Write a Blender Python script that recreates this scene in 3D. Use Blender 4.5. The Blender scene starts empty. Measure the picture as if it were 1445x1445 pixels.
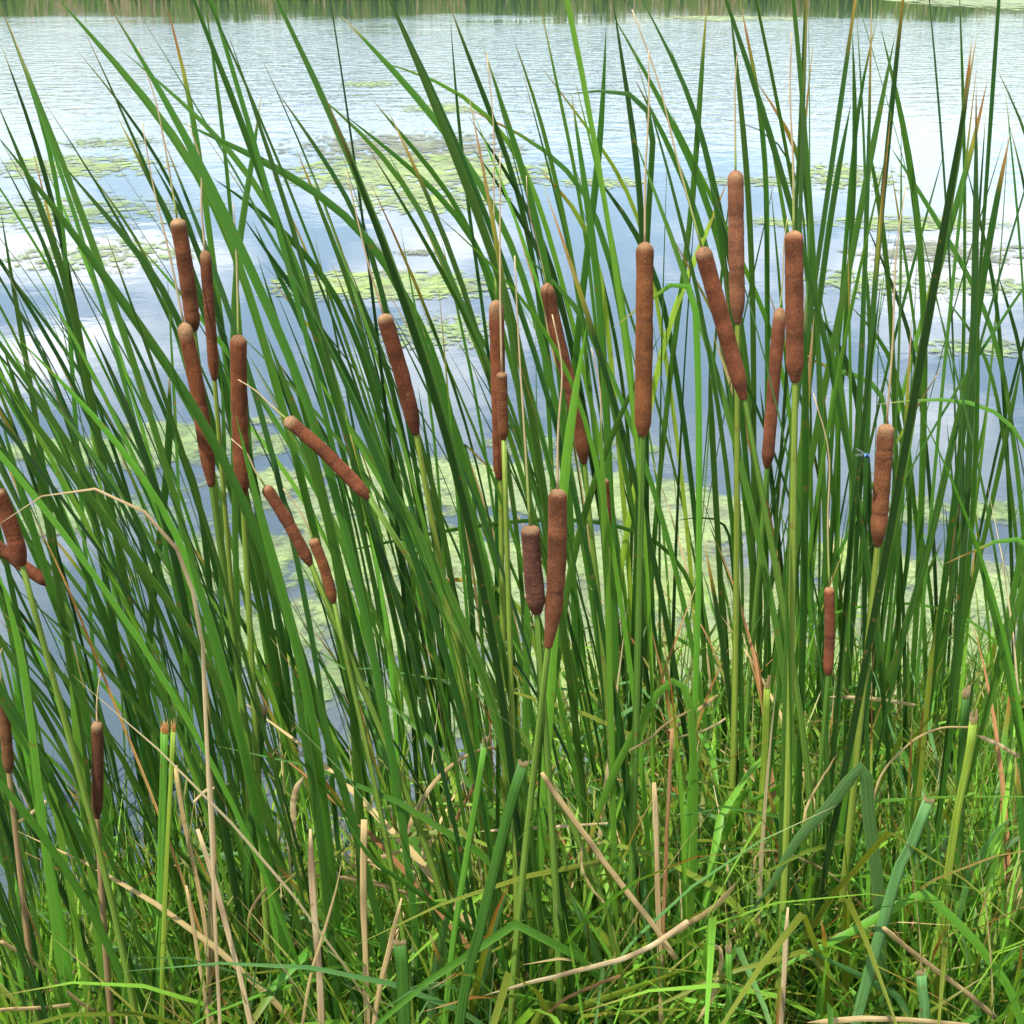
import bpy, math, random
import numpy as np
from mathutils import Vector, noise as mn
R = random.Random(11)
rad = math.radians
COL = bpy.context.scene.collection
scene = bpy.context.scene

# ------------------------------------------------------------------ camera, sky, sun, exposure
CAM_H, PITCH, FOV = 1.9, 20.5, 38.0
F = 722.5 / math.tan(rad(FOV / 2))
cam = bpy.data.cameras.new('camera'); cam_o = bpy.data.objects.new('camera', cam); COL.objects.link(cam_o)
cam_o.location = (0, 0, CAM_H); cam_o.rotation_euler = (rad(90 - PITCH), 0, 0)
cam.sensor_fit = 'HORIZONTAL'; cam.angle = rad(FOV); cam.clip_start = 0.05; cam.clip_end = 3000
scene.camera = cam_o

SUN_ELEV, SUN_AZ = 64.0, 222.0        # azimuth clockwise from +Y: behind the camera and to its left
world = bpy.data.worlds.new('World'); scene.world = world; world.use_nodes = True
wn, wl = world.node_tree.nodes, world.node_tree.links
wn.clear()
w_out = wn.new('ShaderNodeOutputWorld'); w_bg = wn.new('ShaderNodeBackground'); w_bg.inputs[1].default_value = 0.15
sky = wn.new('ShaderNodeTexSky'); sky.sky_type = 'NISHITA'; sky.sun_disc = False
sky.sun_elevation = rad(SUN_ELEV); sky.sun_rotation = rad(SUN_AZ); sky.air_density = 1.0; sky.dust_density = 0.0; sky.ozone_density = 1.2
# even field of fair-weather cloud over the whole sky
tc = wn.new('ShaderNodeTexCoord'); sp = wn.new('ShaderNodeSeparateXYZ'); wl.new(tc.outputs['Generated'], sp.inputs[0])
zz = wn.new('ShaderNodeMath'); zz.operation = 'MAXIMUM'; zz.inputs[1].default_value = 0.0; wl.new(sp.outputs[2], zz.inputs[0])
za = wn.new('ShaderNodeMath'); za.operation = 'ADD'; za.inputs[1].default_value = 0.16; wl.new(zz.outputs[0], za.inputs[0])
dx = wn.new('ShaderNodeMath'); dx.operation = 'DIVIDE'; wl.new(sp.outputs[0], dx.inputs[0]); wl.new(za.outputs[0], dx.inputs[1])
dy = wn.new('ShaderNodeMath'); dy.operation = 'DIVIDE'; wl.new(sp.outputs[1], dy.inputs[0]); wl.new(za.outputs[0], dy.inputs[1])
cb = wn.new('ShaderNodeCombineXYZ'); wl.new(dx.outputs[0], cb.inputs[0]); wl.new(dy.outputs[0], cb.inputs[1]); cb.inputs[2].default_value = 7.9
cn = wn.new('ShaderNodeTexNoise'); cn.inputs['Scale'].default_value = 1.9; cn.inputs['Detail'].default_value = 9; cn.inputs['Roughness'].default_value = 0.56
cn.inputs['Distortion'].default_value = 0.25
wl.new(cb.outputs[0], cn.inputs['Vector'])
cr = wn.new('ShaderNodeValToRGB'); cr.color_ramp.elements[0].position = 0.465; cr.color_ramp.elements[1].position = 0.65
wl.new(cn.outputs['Fac'], cr.inputs[0])
cm = wn.new('ShaderNodeMixRGB'); cm.inputs[2].default_value = (12.0, 12.1, 12.6, 1)
hz = wn.new('ShaderNodeMapRange'); hz.interpolation_type = 'SMOOTHSTEP'; hz.inputs[1].default_value = 0.02; hz.inputs[2].default_value = 0.20; hz.inputs[3].default_value = 0.12
wl.new(sp.outputs[2], hz.inputs[0])                          # low cloud is lost in the haze all round the horizon
cf_ = wn.new('ShaderNodeMath'); cf_.operation = 'MULTIPLY'; wl.new(cr.outputs[0], cf_.inputs[0]); wl.new(hz.outputs[0], cf_.inputs[1])
wl.new(cf_.outputs[0], cm.inputs[0]); wl.new(sky.outputs[0], cm.inputs[1])
wl.new(cm.outputs[0], w_bg.inputs[0]); wl.new(w_bg.outputs[0], w_out.inputs[0])

sun = bpy.data.lights.new('sun', 'SUN'); sun.energy = 5.0; sun.angle = rad(0.53); sun.color = (1.0, 0.955, 0.88)
sun_o = bpy.data.objects.new('sun', sun); COL.objects.link(sun_o); sun_o.location = (-4, -6, 12)
sd = Vector((math.sin(rad(SUN_AZ)) * math.cos(rad(SUN_ELEV)), math.cos(rad(SUN_AZ)) * math.cos(rad(SUN_ELEV)), math.sin(rad(SUN_ELEV))))
sun_o.rotation_euler = sd.to_track_quat('Z', 'Y').to_euler()
vs = scene.view_settings
vs.view_transform = 'Standard'; vs.look = 'None'; vs.gamma = 1; vs.exposure = 0.76; vs.use_curve_mapping = False
scene.cycles.use_denoising = True; scene.cycles.use_adaptive_sampling = True; scene.cycles.adaptive_threshold = 0.02
scene.cycles.max_bounces = 5; scene.cycles.glossy_bounces = 3; scene.cycles.diffuse_bounces = 2; scene.cycles.transparent_max_bounces = 8

# ------------------------------------------------------------------ helpers: place in space
cp, sn = math.cos(rad(PITCH)), math.sin(rad(PITCH))
def ray(px, py):
    nx, ny = (px - 722.5) / F, -(py - 722.5) / F
    return Vector((nx, cp + ny * sn, -sn + ny * cp))
def at(px, py, Y):                       # the point at distance Y on that line of sight
    d = ray(px, py); t = Y / d.y
    return Vector((d.x * t, Y, CAM_H + d.z * t))
def on_water(px, py):
    d = ray(px, py); t = CAM_H / -d.z
    return Vector((d.x * t, d.y * t, 0))
def project(p):
    v = Vector(p) - Vector((0, 0, CAM_H))
    dep = v.y * cp - v.z * sn
    return 722.5 + F * v.x / dep, 722.5 - F * (v.y * sn + v.z * cp) / dep, dep
def shore(x):
    return 2.75 + 0.5 * math.tanh(x * 1.6) + 0.06 * math.sin(x * 5.1) + 0.04 * math.sin(x * 11 + 1)
def ground_z(x, y):
    s = shore(x) - y
    if s > 0: z = min(0.16 * s, 0.34 + 0.002 * s)
    else: z = max(0.22 * s, -0.9)
    far = y - (76 + 3 * math.sin(x * 0.06) + 1.2 * math.sin(x * 0.23))
    if far > -6: z = max(z, min(0.25 * far, 1.4 + 0.004 * far))
    side = abs(x) - 140
    if side > 0 and y > 2: z = max(z, min(0.2 * side, 1.5))
    return z

def tag(o, label=None, cat=None, group=None, kind=None):
    if label: o['label'] = label
    if cat: o['category'] = cat
    if group: o['group'] = group
    if kind: o['kind'] = kind
    return o
def empty(name, loc):
    o = bpy.data.objects.new(name, None); COL.objects.link(o); o.location = loc; o.empty_display_size = 0.02
    return o

# ------------------------------------------------------------------ helpers: meshes with colour, u/v
class MB:
    def __init__(s): s.v, s.f, s.c, s.uv = [], [], [], []
    def vert(s, p, c, uv): s.v.append(tuple(p)); s.c.append(c); s.uv.append(uv); return len(s.v) - 1
    def mesh(s, name, mat, smooth=True):
        me = bpy.data.meshes.new(name)
        me.from_pydata(s.v, [], s.f)
        a = me.attributes.new('col', 'FLOAT_COLOR', 'POINT')
        a.data.foreach_set('color', np.array([(c[0], c[1], c[2], 1.0) for c in s.c], dtype=np.float32).ravel())
        b = me.attributes.new('along', 'FLOAT2', 'POINT')
        b.data.foreach_set('vector', np.array(s.uv, dtype=np.float32).ravel())
        if smooth: me.polygons.foreach_set('use_smooth', np.ones(len(me.polygons), dtype=bool))
        me.materials.append(mat); me.update()
        return me
    def build(s, name, mat, parent=None, origin=(0, 0, 0), smooth=True):
        o_ = Vector(origin)
        if origin != (0, 0, 0): s.v = [(v[0] - o_.x, v[1] - o_.y, v[2] - o_.z) for v in s.v]
        o = bpy.data.objects.new(name, s.mesh(name, mat, smooth)); COL.objects.link(o)
        if parent is not None: o.parent = parent
        else: o.location = o_
        return o

def lerp(a, b, t): return a + (b - a) * t
def mixc(a, b, t): return tuple(lerp(a[i], b[i], t) for i in range(3))
def sm(t): t = max(0, min(1, t)); return t * t * (3 - 2 * t)
def spline(pts, n):
    """Catmull-Rom through the points, resampled evenly to n+1 points"""
    P = [2 * pts[0] - pts[1]] + list(pts) + [2 * pts[-1] - pts[-2]]
    dense = []
    for i in range(1, len(P) - 2):
        for k in range(10):
            t = k / 10
            p0, p1, p2, p3 = P[i - 1], P[i], P[i + 1], P[i + 2]
            dense.append(0.5 * ((2 * p1) + (p2 - p0) * t + (2 * p0 - 5 * p1 + 4 * p2 - p3) * t * t + (3 * p1 - p0 - 3 * p2 + p3) * t ** 3))
    dense.append(P[-2])
    L = [0]
    for a, b in zip(dense, dense[1:]): L.append(L[-1] + (b - a).length)
    out, j = [], 0
    for k in range(n + 1):
        s = L[-1] * k / n
        while j < len(L) - 2 and L[j + 1] < s: j += 1
        d = L[j + 1] - L[j]
        out.append(dense[j].lerp(dense[j + 1], 0 if d < 1e-9 else (s - L[j]) / d))
    return out
def frames(path):
    T = []
    for i in range(len(path)):
        a, b = path[max(0, i - 1)], path[min(len(path) - 1, i + 1)]
        T.append((b - a).normalized())
    return T

def blade(mb, path, width, colf, face=0.0, twist=0.0, tip=0.3, base_w=0.85, keel=0.16, ref=Vector((0, -1, 0)), tip_w=0.02):
    """a long leaf with a shallow keel: three rows of vertices along the path"""
    T = frames(path); n = len(path) - 1; W0 = None
    for i, p in enumerate(path):
        t = i / n
        c = T[i].cross(ref)
        if c.length < 0.08: c = W0 if W0 is not None else T[i].cross(Vector((0.3, -0.5, 0.8)))
        c.normalize()
        if W0 is not None and c.dot(W0) < 0: c = -c
        W0 = c.copy()
        N = T[i].cross(c)
        a = face + twist * t
        W = c * math.cos(a) + N * math.sin(a); Nn = T[i].cross(W)
        k = lerp(base_w, 1, sm(t * 2.2))
        if t > 1 - tip: k *= max(tip_w, (1 - ((t - (1 - tip)) / tip) ** 1.7))
        h = width * 0.5 * k
        ids = []
        for u, off in ((-1, 0), (0, 1), (1, 0)):
            ids.append(mb.vert(p + W * (u * h) - Nn * (off * keel * h * 2), colf(t), ((u + 1) / 2, t)))
        if i:
            q = last
            mb.f.append((q[0], q[1], ids[1], ids[0])); mb.f.append((q[1], q[2], ids[2], ids[1]))
        last = ids

def tube(mb, path, rf, colf, sides=7, flat=1.0, turn=0.0, cap=True, rough=0.0):
    T = frames(path); n = len(path) - 1; rings = []
    A = T[0].cross(Vector((0, 1, 0.1))).normalized()
    for i, p in enumerate(path):
        A = (A - T[i] * A.dot(T[i])).normalized(); B = T[i].cross(A); t = i / n; ring = []
        for k in range(sides):
            a = 2 * math.pi * k / sides + turn
            r = rf(t)
            if rough: r *= 1 + rough * mn.noise(Vector((math.cos(a) * 1.3 + p.x * 40, math.sin(a) * 1.3, p.z * 55)))
            ring.append(mb.vert(p + A * (math.cos(a) * r) + B * (math.sin(a) * r * flat), colf(t), (k / sides, t)))
        if rings:
            q = rings[-1]
            for k in range(sides):
                m = (k + 1) % sides
                mb.f.append((q[k], q[m], ring[m], ring[k]))
        rings.append(ring)
    if cap:
        mb.f.append(tuple(rings[-1])); mb.f.append(tuple(reversed(rings[0])))

# ------------------------------------------------------------------ materials
def material(name):
    m = bpy.data.materials.new(name); m.use_nodes = True
    nt = m.node_tree; nt.nodes.clear()
    return m, nt.nodes, nt.links
def foliage(name, rough=0.45, trans=0.34, spec=0.24, streak=(34, 2.2), amount=0.42, spots=0.6, edge=0.22):
    m, n, l = material(name)
    out = n.new('ShaderNodeOutputMaterial')
    at_ = n.new('ShaderNodeAttribute'); at_.attribute_name = 'col'
    al = n.new('ShaderNodeAttribute'); al.attribute_name = 'along'
    oi = n.new('ShaderNodeObjectInfo')
    sc = n.new('ShaderNodeVectorMath'); sc.operation = 'MULTIPLY'; sc.inputs[1].default_value = (streak[0], streak[1], 1); l.new(al.outputs['Vector'], sc.inputs[0])
    ad = n.new('ShaderNodeVectorMath'); ad.operation = 'ADD'; l.new(sc.outputs[0], ad.inputs[0])
    rv = n.new('ShaderNodeCombineXYZ'); mu = n.new('ShaderNodeMath'); mu.operation = 'MULTIPLY'; mu.inputs[1].default_value = 57.0
    l.new(oi.outputs['Random'], mu.inputs[0]); l.new(mu.outputs[0], rv.inputs[2]); l.new(rv.outputs[0], ad.inputs[1])
    no = n.new('ShaderNodeTexNoise'); no.inputs['Scale'].default_value = 1.0; no.inputs['Detail'].default_value = 2; l.new(ad.outputs[0], no.inputs['Vector'])
    mr = n.new('ShaderNodeMapRange'); mr.inputs[1].default_value = 0.25; mr.inputs[2].default_value = 0.75
    mr.inputs[3].default_value = 1 - amount; mr.inputs[4].default_value = 1 + amount; l.new(no.outputs['Fac'], mr.inputs[0])
    c1 = n.new('ShaderNodeVectorMath'); c1.operation = 'SCALE'; l.new(at_.outputs['Color'], c1.inputs[0]); l.new(mr.outputs[0], c1.inputs['Scale'])
    # small rusty flecks of wear
    ge = n.new('ShaderNodeTexCoord')
    n2 = n.new('ShaderNodeTexNoise'); n2.inputs['Scale'].default_value = 60; n2.inputs['Detail'].default_value = 2; l.new(ge.outputs['Object'], n2.inputs['Vector'])
    r2 = n.new('ShaderNodeMapRange'); r2.inputs[1].default_value = 0.66; r2.inputs[2].default_value = 0.76; r2.inputs[3].default_value = 0; r2.inputs[4].default_value = spots
    l.new(n2.outputs['Fac'], r2.inputs[0])
    mx = n.new('ShaderNodeMixRGB'); mx.inputs[2].default_value = (0.16, 0.085, 0.025, 1); l.new(r2.outputs[0], mx.inputs[0]); l.new(c1.outputs[0], mx.inputs[1])
    su = n.new('ShaderNodeSeparateXYZ'); l.new(al.outputs['Vector'], su.inputs[0])
    e1 = n.new('ShaderNodeMath'); e1.operation = 'SUBTRACT'; e1.inputs[1].default_value = 0.5; l.new(su.outputs[0], e1.inputs[0])
    e2 = n.new('ShaderNodeMath'); e2.operation = 'ABSOLUTE'; l.new(e1.outputs[0], e2.inputs[0])
    e3 = n.new('ShaderNodeMapRange'); e3.inputs[1].default_value = 0.36; e3.inputs[2].default_value = 0.5; e3.inputs[3].default_value = 0; e3.inputs[4].default_value = edge; l.new(e2.outputs[0], e3.inputs[0])
    me_ = n.new('ShaderNodeMixRGB'); me_.inputs[2].default_value = (0.20, 0.24, 0.06, 1); l.new(e3.outputs[0], me_.inputs[0]); l.new(mx.outputs[0], me_.inputs[1]); mx = me_
    bs = n.new('ShaderNodeBsdfPrincipled'); l.new(mx.outputs[0], bs.inputs['Base Color'])
    bs.inputs['Roughness'].default_value = rough; bs.inputs['Specular IOR Level'].default_value = spec
    bp = n.new('ShaderNodeBump'); bp.inputs['Strength'].default_value = 0.25; bp.inputs['Distance'].default_value = 0.0008
    l.new(no.outputs['Fac'], bp.inputs['Height']); l.new(bp.outputs[0], bs.inputs['Normal'])
    if trans > 0:
        tr = n.new('ShaderNodeBsdfTranslucent')
        ty = n.new('ShaderNodeMixRGB'); ty.blend_type = 'MULTIPLY'; ty.inputs[0].default_value = 1; ty.inputs[2].default_value = (1.5, 1.45, 0.7, 1)
        l.new(mx.outputs[0], ty.inputs[1]); l.new(ty.outputs[0], tr.inputs[0])
        ms = n.new('ShaderNodeMixShader'); ms.inputs[0].default_value = trans
        l.new(bs.outputs[0], ms.inputs[1]); l.new(tr.outputs[0], ms.inputs[2]); l.new(ms.outputs[0], out.inputs[0])
    else:
        l.new(bs.outputs[0], out.inputs[0])
    return m
M_leaf = foliage('cattail_leaf')
M_stem = foliage('cattail_stem', edge=0.0, rough=0.5, trans=0.12, streak=(14, 5), amount=0.4, spots=0.6)
M_dry = foliage('dry_leaf', edge=0.0, rough=0.75, trans=0.22, spec=0.2, streak=(38, 5), amount=0.55, spots=0.7)
M_grass = foliage('grass_blade', rough=0.42, trans=0.42, streak=(22, 2), amount=0.3, spots=0.2)

def spike_material():
    m, n, l = material('cattail_spike_velvet')
    out = n.new('ShaderNodeOutputMaterial'); bs = n.new('ShaderNodeBsdfPrincipled'); l.new(bs.outputs[0], out.inputs[0])
    a = n.new('ShaderNodeAttribute'); a.attribute_name = 'col'
    tc = n.new('ShaderNodeTexCoord')
    n1 = n.new('ShaderNodeTexNoise'); n1.inputs['Scale'].default_value = 620; n1.inputs['Detail'].default_value = 3; l.new(tc.outputs['Object'], n1.inputs['Vector'])
    n2 = n.new('ShaderNodeTexNoise'); n2.inputs['Scale'].default_value = 45; n2.inputs['Detail'].default_value = 5; l.new(tc.outputs['Object'], n2.inputs['Vector'])
    r1 = n.new('ShaderNodeMapRange'); r1.inputs[1].default_value = 0.3; r1.inputs[2].default_value = 0.7; r1.inputs[3].default_value = 0.62; r1.inputs[4].default_value = 1.38; l.new(n1.outputs['Fac'], r1.inputs[0])
    r2 = n.new('ShaderNodeMapRange'); r2.inputs[1].default_value = 0.3; r2.inputs[2].default_value = 0.7; r2.inputs[3].default_value = 0.62; r2.inputs[4].default_value = 1.35; l.new(n2.outputs['Fac'], r2.inputs[0])
    mu = n.new('ShaderNodeMath'); mu.operation = 'MULTIPLY'; l.new(r1.outputs[0], mu.inputs[0]); l.new(r2.outputs[0], mu.inputs[1])
    c = n.new('ShaderNodeVectorMath'); c.operation = 'SCALE'; l.new(a.outputs['Color'], c.inputs[0]); l.new(mu.outputs[0], c.inputs['Scale'])
    n3 = n.new('ShaderNodeTexNoise'); n3.inputs['Scale'].default_value = 260; n3.inputs['Detail'].default_value = 4; l.new(tc.outputs['Object'], n3.inputs['Vector'])
    r3 = n.new('ShaderNodeMapRange'); r3.inputs[1].default_value = 0.64; r3.inputs[2].default_value = 0.76; r3.inputs[3].default_value = 0; r3.inputs[4].default_value = 0.32; l.new(n3.outputs['Fac'], r3.inputs[0])
    mf = n.new('ShaderNodeMixRGB'); mf.inputs[2].default_value = (0.36, 0.23, 0.13, 1); l.new(r3.outputs[0], mf.inputs[0]); l.new(c.outputs[0], mf.inputs[1])      # specks of pale fluff
    l.new(mf.outputs[0], bs.inputs['Base Color']); bs.inputs['Roughness'].default_value = 0.95; bs.inputs['Specular IOR Level'].default_value = 0.12
    bs.inputs['Sheen Weight'].default_value = 0.12; bs.inputs['Sheen Roughness'].default_value = 0.5; bs.inputs['Sheen Tint'].default_value = (0.7, 0.32, 0.16, 1)
    bp = n.new('ShaderNodeBump'); bp.inputs['Strength'].default_value = 0.8; bp.inputs['Distance'].default_value = 0.0012; l.new(n1.outputs['Fac'], bp.inputs['Height']); l.new(bp.outputs[0], bs.inputs['Normal'])
    return m
M_spike = spike_material()

def simple(name, colour, rough, noise_scale, lo, hi, bump=0.3, dist=0.01):
    m, n, l = material(name)
    out = n.new('ShaderNodeOutputMaterial'); bs = n.new('ShaderNodeBsdfPrincipled'); l.new(bs.outputs[0], out.inputs[0])
    tc = n.new('ShaderNodeTexCoord'); no = n.new('ShaderNodeTexNoise'); no.inputs['Scale'].default_value = noise_scale; no.inputs['Detail'].default_value = 8
    l.new(tc.outputs['Object'], no.inputs['Vector'])
    cr = n.new('ShaderNodeValToRGB'); cr.color_ramp.elements[0].position = 0.3; cr.color_ramp.elements[1].position = 0.7
    cr.color_ramp.elements[0].color = (*lo, 1); cr.color_ramp.elements[1].color = (*hi, 1); l.new(no.outputs['Fac'], cr.inputs[0])
    l.new(cr.outputs[0], bs.inputs['Base Color']); bs.inputs['Roughness'].default_value = rough
    bp = n.new('ShaderNodeBump'); bp.inputs['Strength'].default_value = bump; bp.inputs['Distance'].default_value = dist
    l.new(no.outputs['Fac'], bp.inputs['Height']); l.new(bp.outputs[0], bs.inputs['Normal'])
    return m
M_ground = simple('muddy_bank', None, 0.9, 14, (0.028, 0.022, 0.014), (0.085, 0.066, 0.038), 0.8, 0.03)

def algae_material():
    m, n, l = material('floating_algae')
    out = n.new('ShaderNodeOutputMaterial'); bs = n.new('ShaderNodeBsdfPrincipled'); l.new(bs.outputs[0], out.inputs[0])
    a = n.new('ShaderNodeAttribute'); a.attribute_name = 'col'
    tc = n.new('ShaderNodeTexCoord')
    n1 = n.new('ShaderNodeTexNoise'); n1.inputs['Scale'].default_value = 38; n1.inputs['Detail'].default_value = 9; n1.inputs['Roughness'].default_value = 0.65; l.new(tc.outputs['Object'], n1.inputs['Vector'])
    n2 = n.new('ShaderNodeTexNoise'); n2.inputs['Scale'].default_value = 3.2; n2.inputs['Detail'].default_value = 6; l.new(tc.outputs['Object'], n2.inputs['Vector'])
    r1 = n.new('ShaderNodeMapRange'); r1.inputs[1].default_value = 0.3; r1.inputs[2].default_value = 0.7; r1.inputs[3].default_value = 0.5; r1.inputs[4].default_value = 1.4; l.new(n1.outputs['Fac'], r1.inputs[0])
    c = n.new('ShaderNodeVectorMath'); c.operation = 'SCALE'; l.new(a.outputs['Color'], c.inputs[0]); l.new(r1.outputs[0], c.inputs['Scale'])
    r2 = n.new('ShaderNodeMapRange'); r2.inputs[1].default_value = 0.5; r2.inputs[2].default_value = 0.68; r2.inputs[3].default_value = 0; r2.inputs[4].default_value = 0.6; l.new(n2.outputs['Fac'], r2.inputs[0])
    mx = n.new('ShaderNodeMixRGB'); mx.inputs[2].default_value = (0.085, 0.085, 0.055, 1); l.new(r2.outputs[0], mx.inputs[0]); l.new(c.outputs[0], mx.inputs[1])
    l.new(mx.outputs[0], bs.inputs['Base Color']); bs.inputs['Roughness'].default_value = 0.55
    cv = n.new('ShaderNodeAttribute'); cv.attribute_name = 'along'; cs = n.new('ShaderNodeSeparateXYZ'); l.new(cv.outputs['Vector'], cs.inputs[0])
    n3 = n.new('ShaderNodeTexNoise'); n3.inputs['Scale'].default_value = 26; n3.inputs['Detail'].default_value = 6; n3.inputs['Roughness'].default_value = 0.7; l.new(tc.outputs['Object'], n3.inputs['Vector'])
    ca = n.new('ShaderNodeMath'); ca.operation = 'MULTIPLY_ADD'; ca.inputs[1].default_value = 1.5; l.new(n3.outputs['Fac'], ca.inputs[0]); l.new(cs.outputs[0], ca.inputs[2])
    r3 = n.new('ShaderNodeMapRange'); r3.interpolation_type = 'SMOOTHSTEP'; r3.inputs[1].default_value = 0.55; r3.inputs[2].default_value = 1.25; r3.inputs[3].default_value = 0.0; r3.inputs[4].default_value = 0.9; l.new(ca.outputs[0], r3.inputs[0])
    l.new(r3.outputs[0], bs.inputs['Alpha'])                 # loose filaments: the water shows between them
    bp = n.new('ShaderNodeBump'); bp.inputs['Strength'].default_value = 0.35; bp.inputs['Distance'].default_value = 0.01; l.new(n1.outputs['Fac'], bp.inputs['Height']); l.new(bp.outputs[0], bs.inputs['Normal'])
    return m
M_algae = algae_material()

def water_material():
    m, n, l = material('pond_water')
    out = n.new('ShaderNodeOutputMaterial'); bs = n.new('ShaderNodeBsdfPrincipled'); l.new(bs.outputs[0], out.inputs[0])
    bs.inputs['Base Color'].default_value = (0.058, 0.080, 0.086, 1); bs.inputs['Roughness'].default_value = 0.02; bs.inputs['IOR'].default_value = 1.48
    tc = n.new('ShaderNodeTexCoord')
    s = n.new('ShaderNodeSeparateXYZ'); l.new(tc.outputs['Object'], s.inputs[0])
    st = n.new('ShaderNodeVectorMath'); st.operation = 'MULTIPLY'; st.inputs[1].default_value = (0.9, 1.0, 1.0); l.new(tc.outputs['Object'], st.inputs[0])
    na = n.new('ShaderNodeTexNoise'); na.inputs['Scale'].default_value = 2.5; na.inputs['Detail'].default_value = 4; na.inputs['Roughness'].default_value = 0.55; na.inputs['Distortion'].default_value = 0.4; l.new(st.outputs[0], na.inputs['Vector'])
    # the breeze reaches the open water, the margin by the reeds is sheltered
    wv = n.new('ShaderNodeTexNoise'); wv.inputs['Scale'].default_value = 0.16; wv.inputs['Detail'].default_value = 3; l.new(tc.outputs['Object'], wv.inputs['Vector'])
    wo = n.new('ShaderNodeMath'); wo.operation = 'MULTIPLY_ADD'; wo.inputs[1].default_value = 9; wo.inputs[2].default_value = -4.5; l.new(wv.outputs['Fac'], wo.inputs[0])
    ya = n.new('ShaderNodeMath'); ya.operation = 'ADD'; l.new(s.outputs[1], ya.inputs[0]); l.new(wo.outputs[0], ya.inputs[1])
    mr = n.new('ShaderNodeMapRange'); mr.interpolation_type = 'SMOOTHSTEP'; mr.inputs[1].default_value = 11; mr.inputs[2].default_value = 24; mr.inputs[3].default_value = 0.0012; mr.inputs[4].default_value = 0.042
    l.new(ya.outputs[0], mr.inputs[0])
    mf = n.new('ShaderNodeMapRange'); mf.interpolation_type = 'SMOOTHSTEP'; mf.inputs[1].default_value = 38; mf.inputs[2].default_value = 54; mf.inputs[3].default_value = 1.0; mf.inputs[4].default_value = 0.12
    w2 = n.new('ShaderNodeMath'); w2.operation = 'MULTIPLY_ADD'; w2.inputs[1].default_value = 34; w2.inputs[2].default_value = -17; l.new(wv.outputs['Fac'], w2.inputs[0])
    yb = n.new('ShaderNodeMath'); yb.operation = 'ADD'; l.new(s.outputs[1], yb.inputs[0]); l.new(w2.outputs[0], yb.inputs[1])
    l.new(yb.outputs[0], mf.inputs[0])                       # and the lee of the far reed bed is calm again
    m2 = n.new('ShaderNodeMath'); m2.operation = 'MULTIPLY'; l.new(mr.outputs[0], m2.inputs[0]); l.new(mf.outputs[0], m2.inputs[1])
    h = n.new('ShaderNodeMath'); h.operation = 'MULTIPLY'; l.new(na.outputs['Fac'], h.inputs[0]); l.new(m2.outputs[0], h.inputs[1])
    bp = n.new('ShaderNodeBump'); bp.inputs['Strength'].default_value = 1.0; bp.inputs['Distance'].default_value = 1.0
    l.new(h.outputs[0], bp.inputs['Height']); l.new(bp.outputs[0], bs.inputs['Normal'])
    return m
M_water = water_material()

# ------------------------------------------------------------------ the setting: ground, water
def make_ground():
    ys = [-400, -150, -60, -20, -8, -3, -1, 0] + [0.3 + 0.1 * i for i in range(45)] + [5.5, 7, 10, 16, 28, 45, 60] + [68 + i for i in range(22)] + [95, 105, 130, 200, 400, 900, 1800]
    xs = [-1800, -700, -300, -200, -160, -140, -110] + [-90 + 4 * i for i in range(20)] + [-8, -5, -3.5] + [-2.6 + 0.1 * i for i in range(53)] + [3.5, 5, 8] + [14 + 4 * i for i in range(20)] + [110, 140, 160, 200, 300, 700, 1800]
    v, f = [], []
    for y in ys:
        for x in xs:
            z = ground_z(x, y)
            if abs(x) < 3 and y < 4.5: z += 0.025 * mn.noise(Vector((x * 4, y * 4, 2)))
            v.append((x, y, z))
    W = len(xs)
    for j in range(len(ys) - 1):
        for i in range(W - 1): f.append((j * W + i, j * W + i + 1, (j + 1) * W + i + 1, (j + 1) * W + i))
    me = bpy.data.meshes.new('ground'); me.from_pydata(v, [], f); me.polygons.foreach_set('use_smooth', np.ones(len(f), dtype=bool)); me.materials.append(M_ground)
    o = bpy.data.objects.new('ground', me); COL.objects.link(o); tag(o, kind='structure')
make_ground()
me = bpy.data.meshes.new('pond_water')
me.from_pydata([(-150, 1.4, 0), (150, 1.4, 0), (150, 92, 0), (-150, 92, 0)], [], [(0, 1, 2, 3)]); me.materials.append(M_water)
o = bpy.data.objects.new('pond_water', me); COL.objects.link(o); tag(o, kind='structure')

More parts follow.
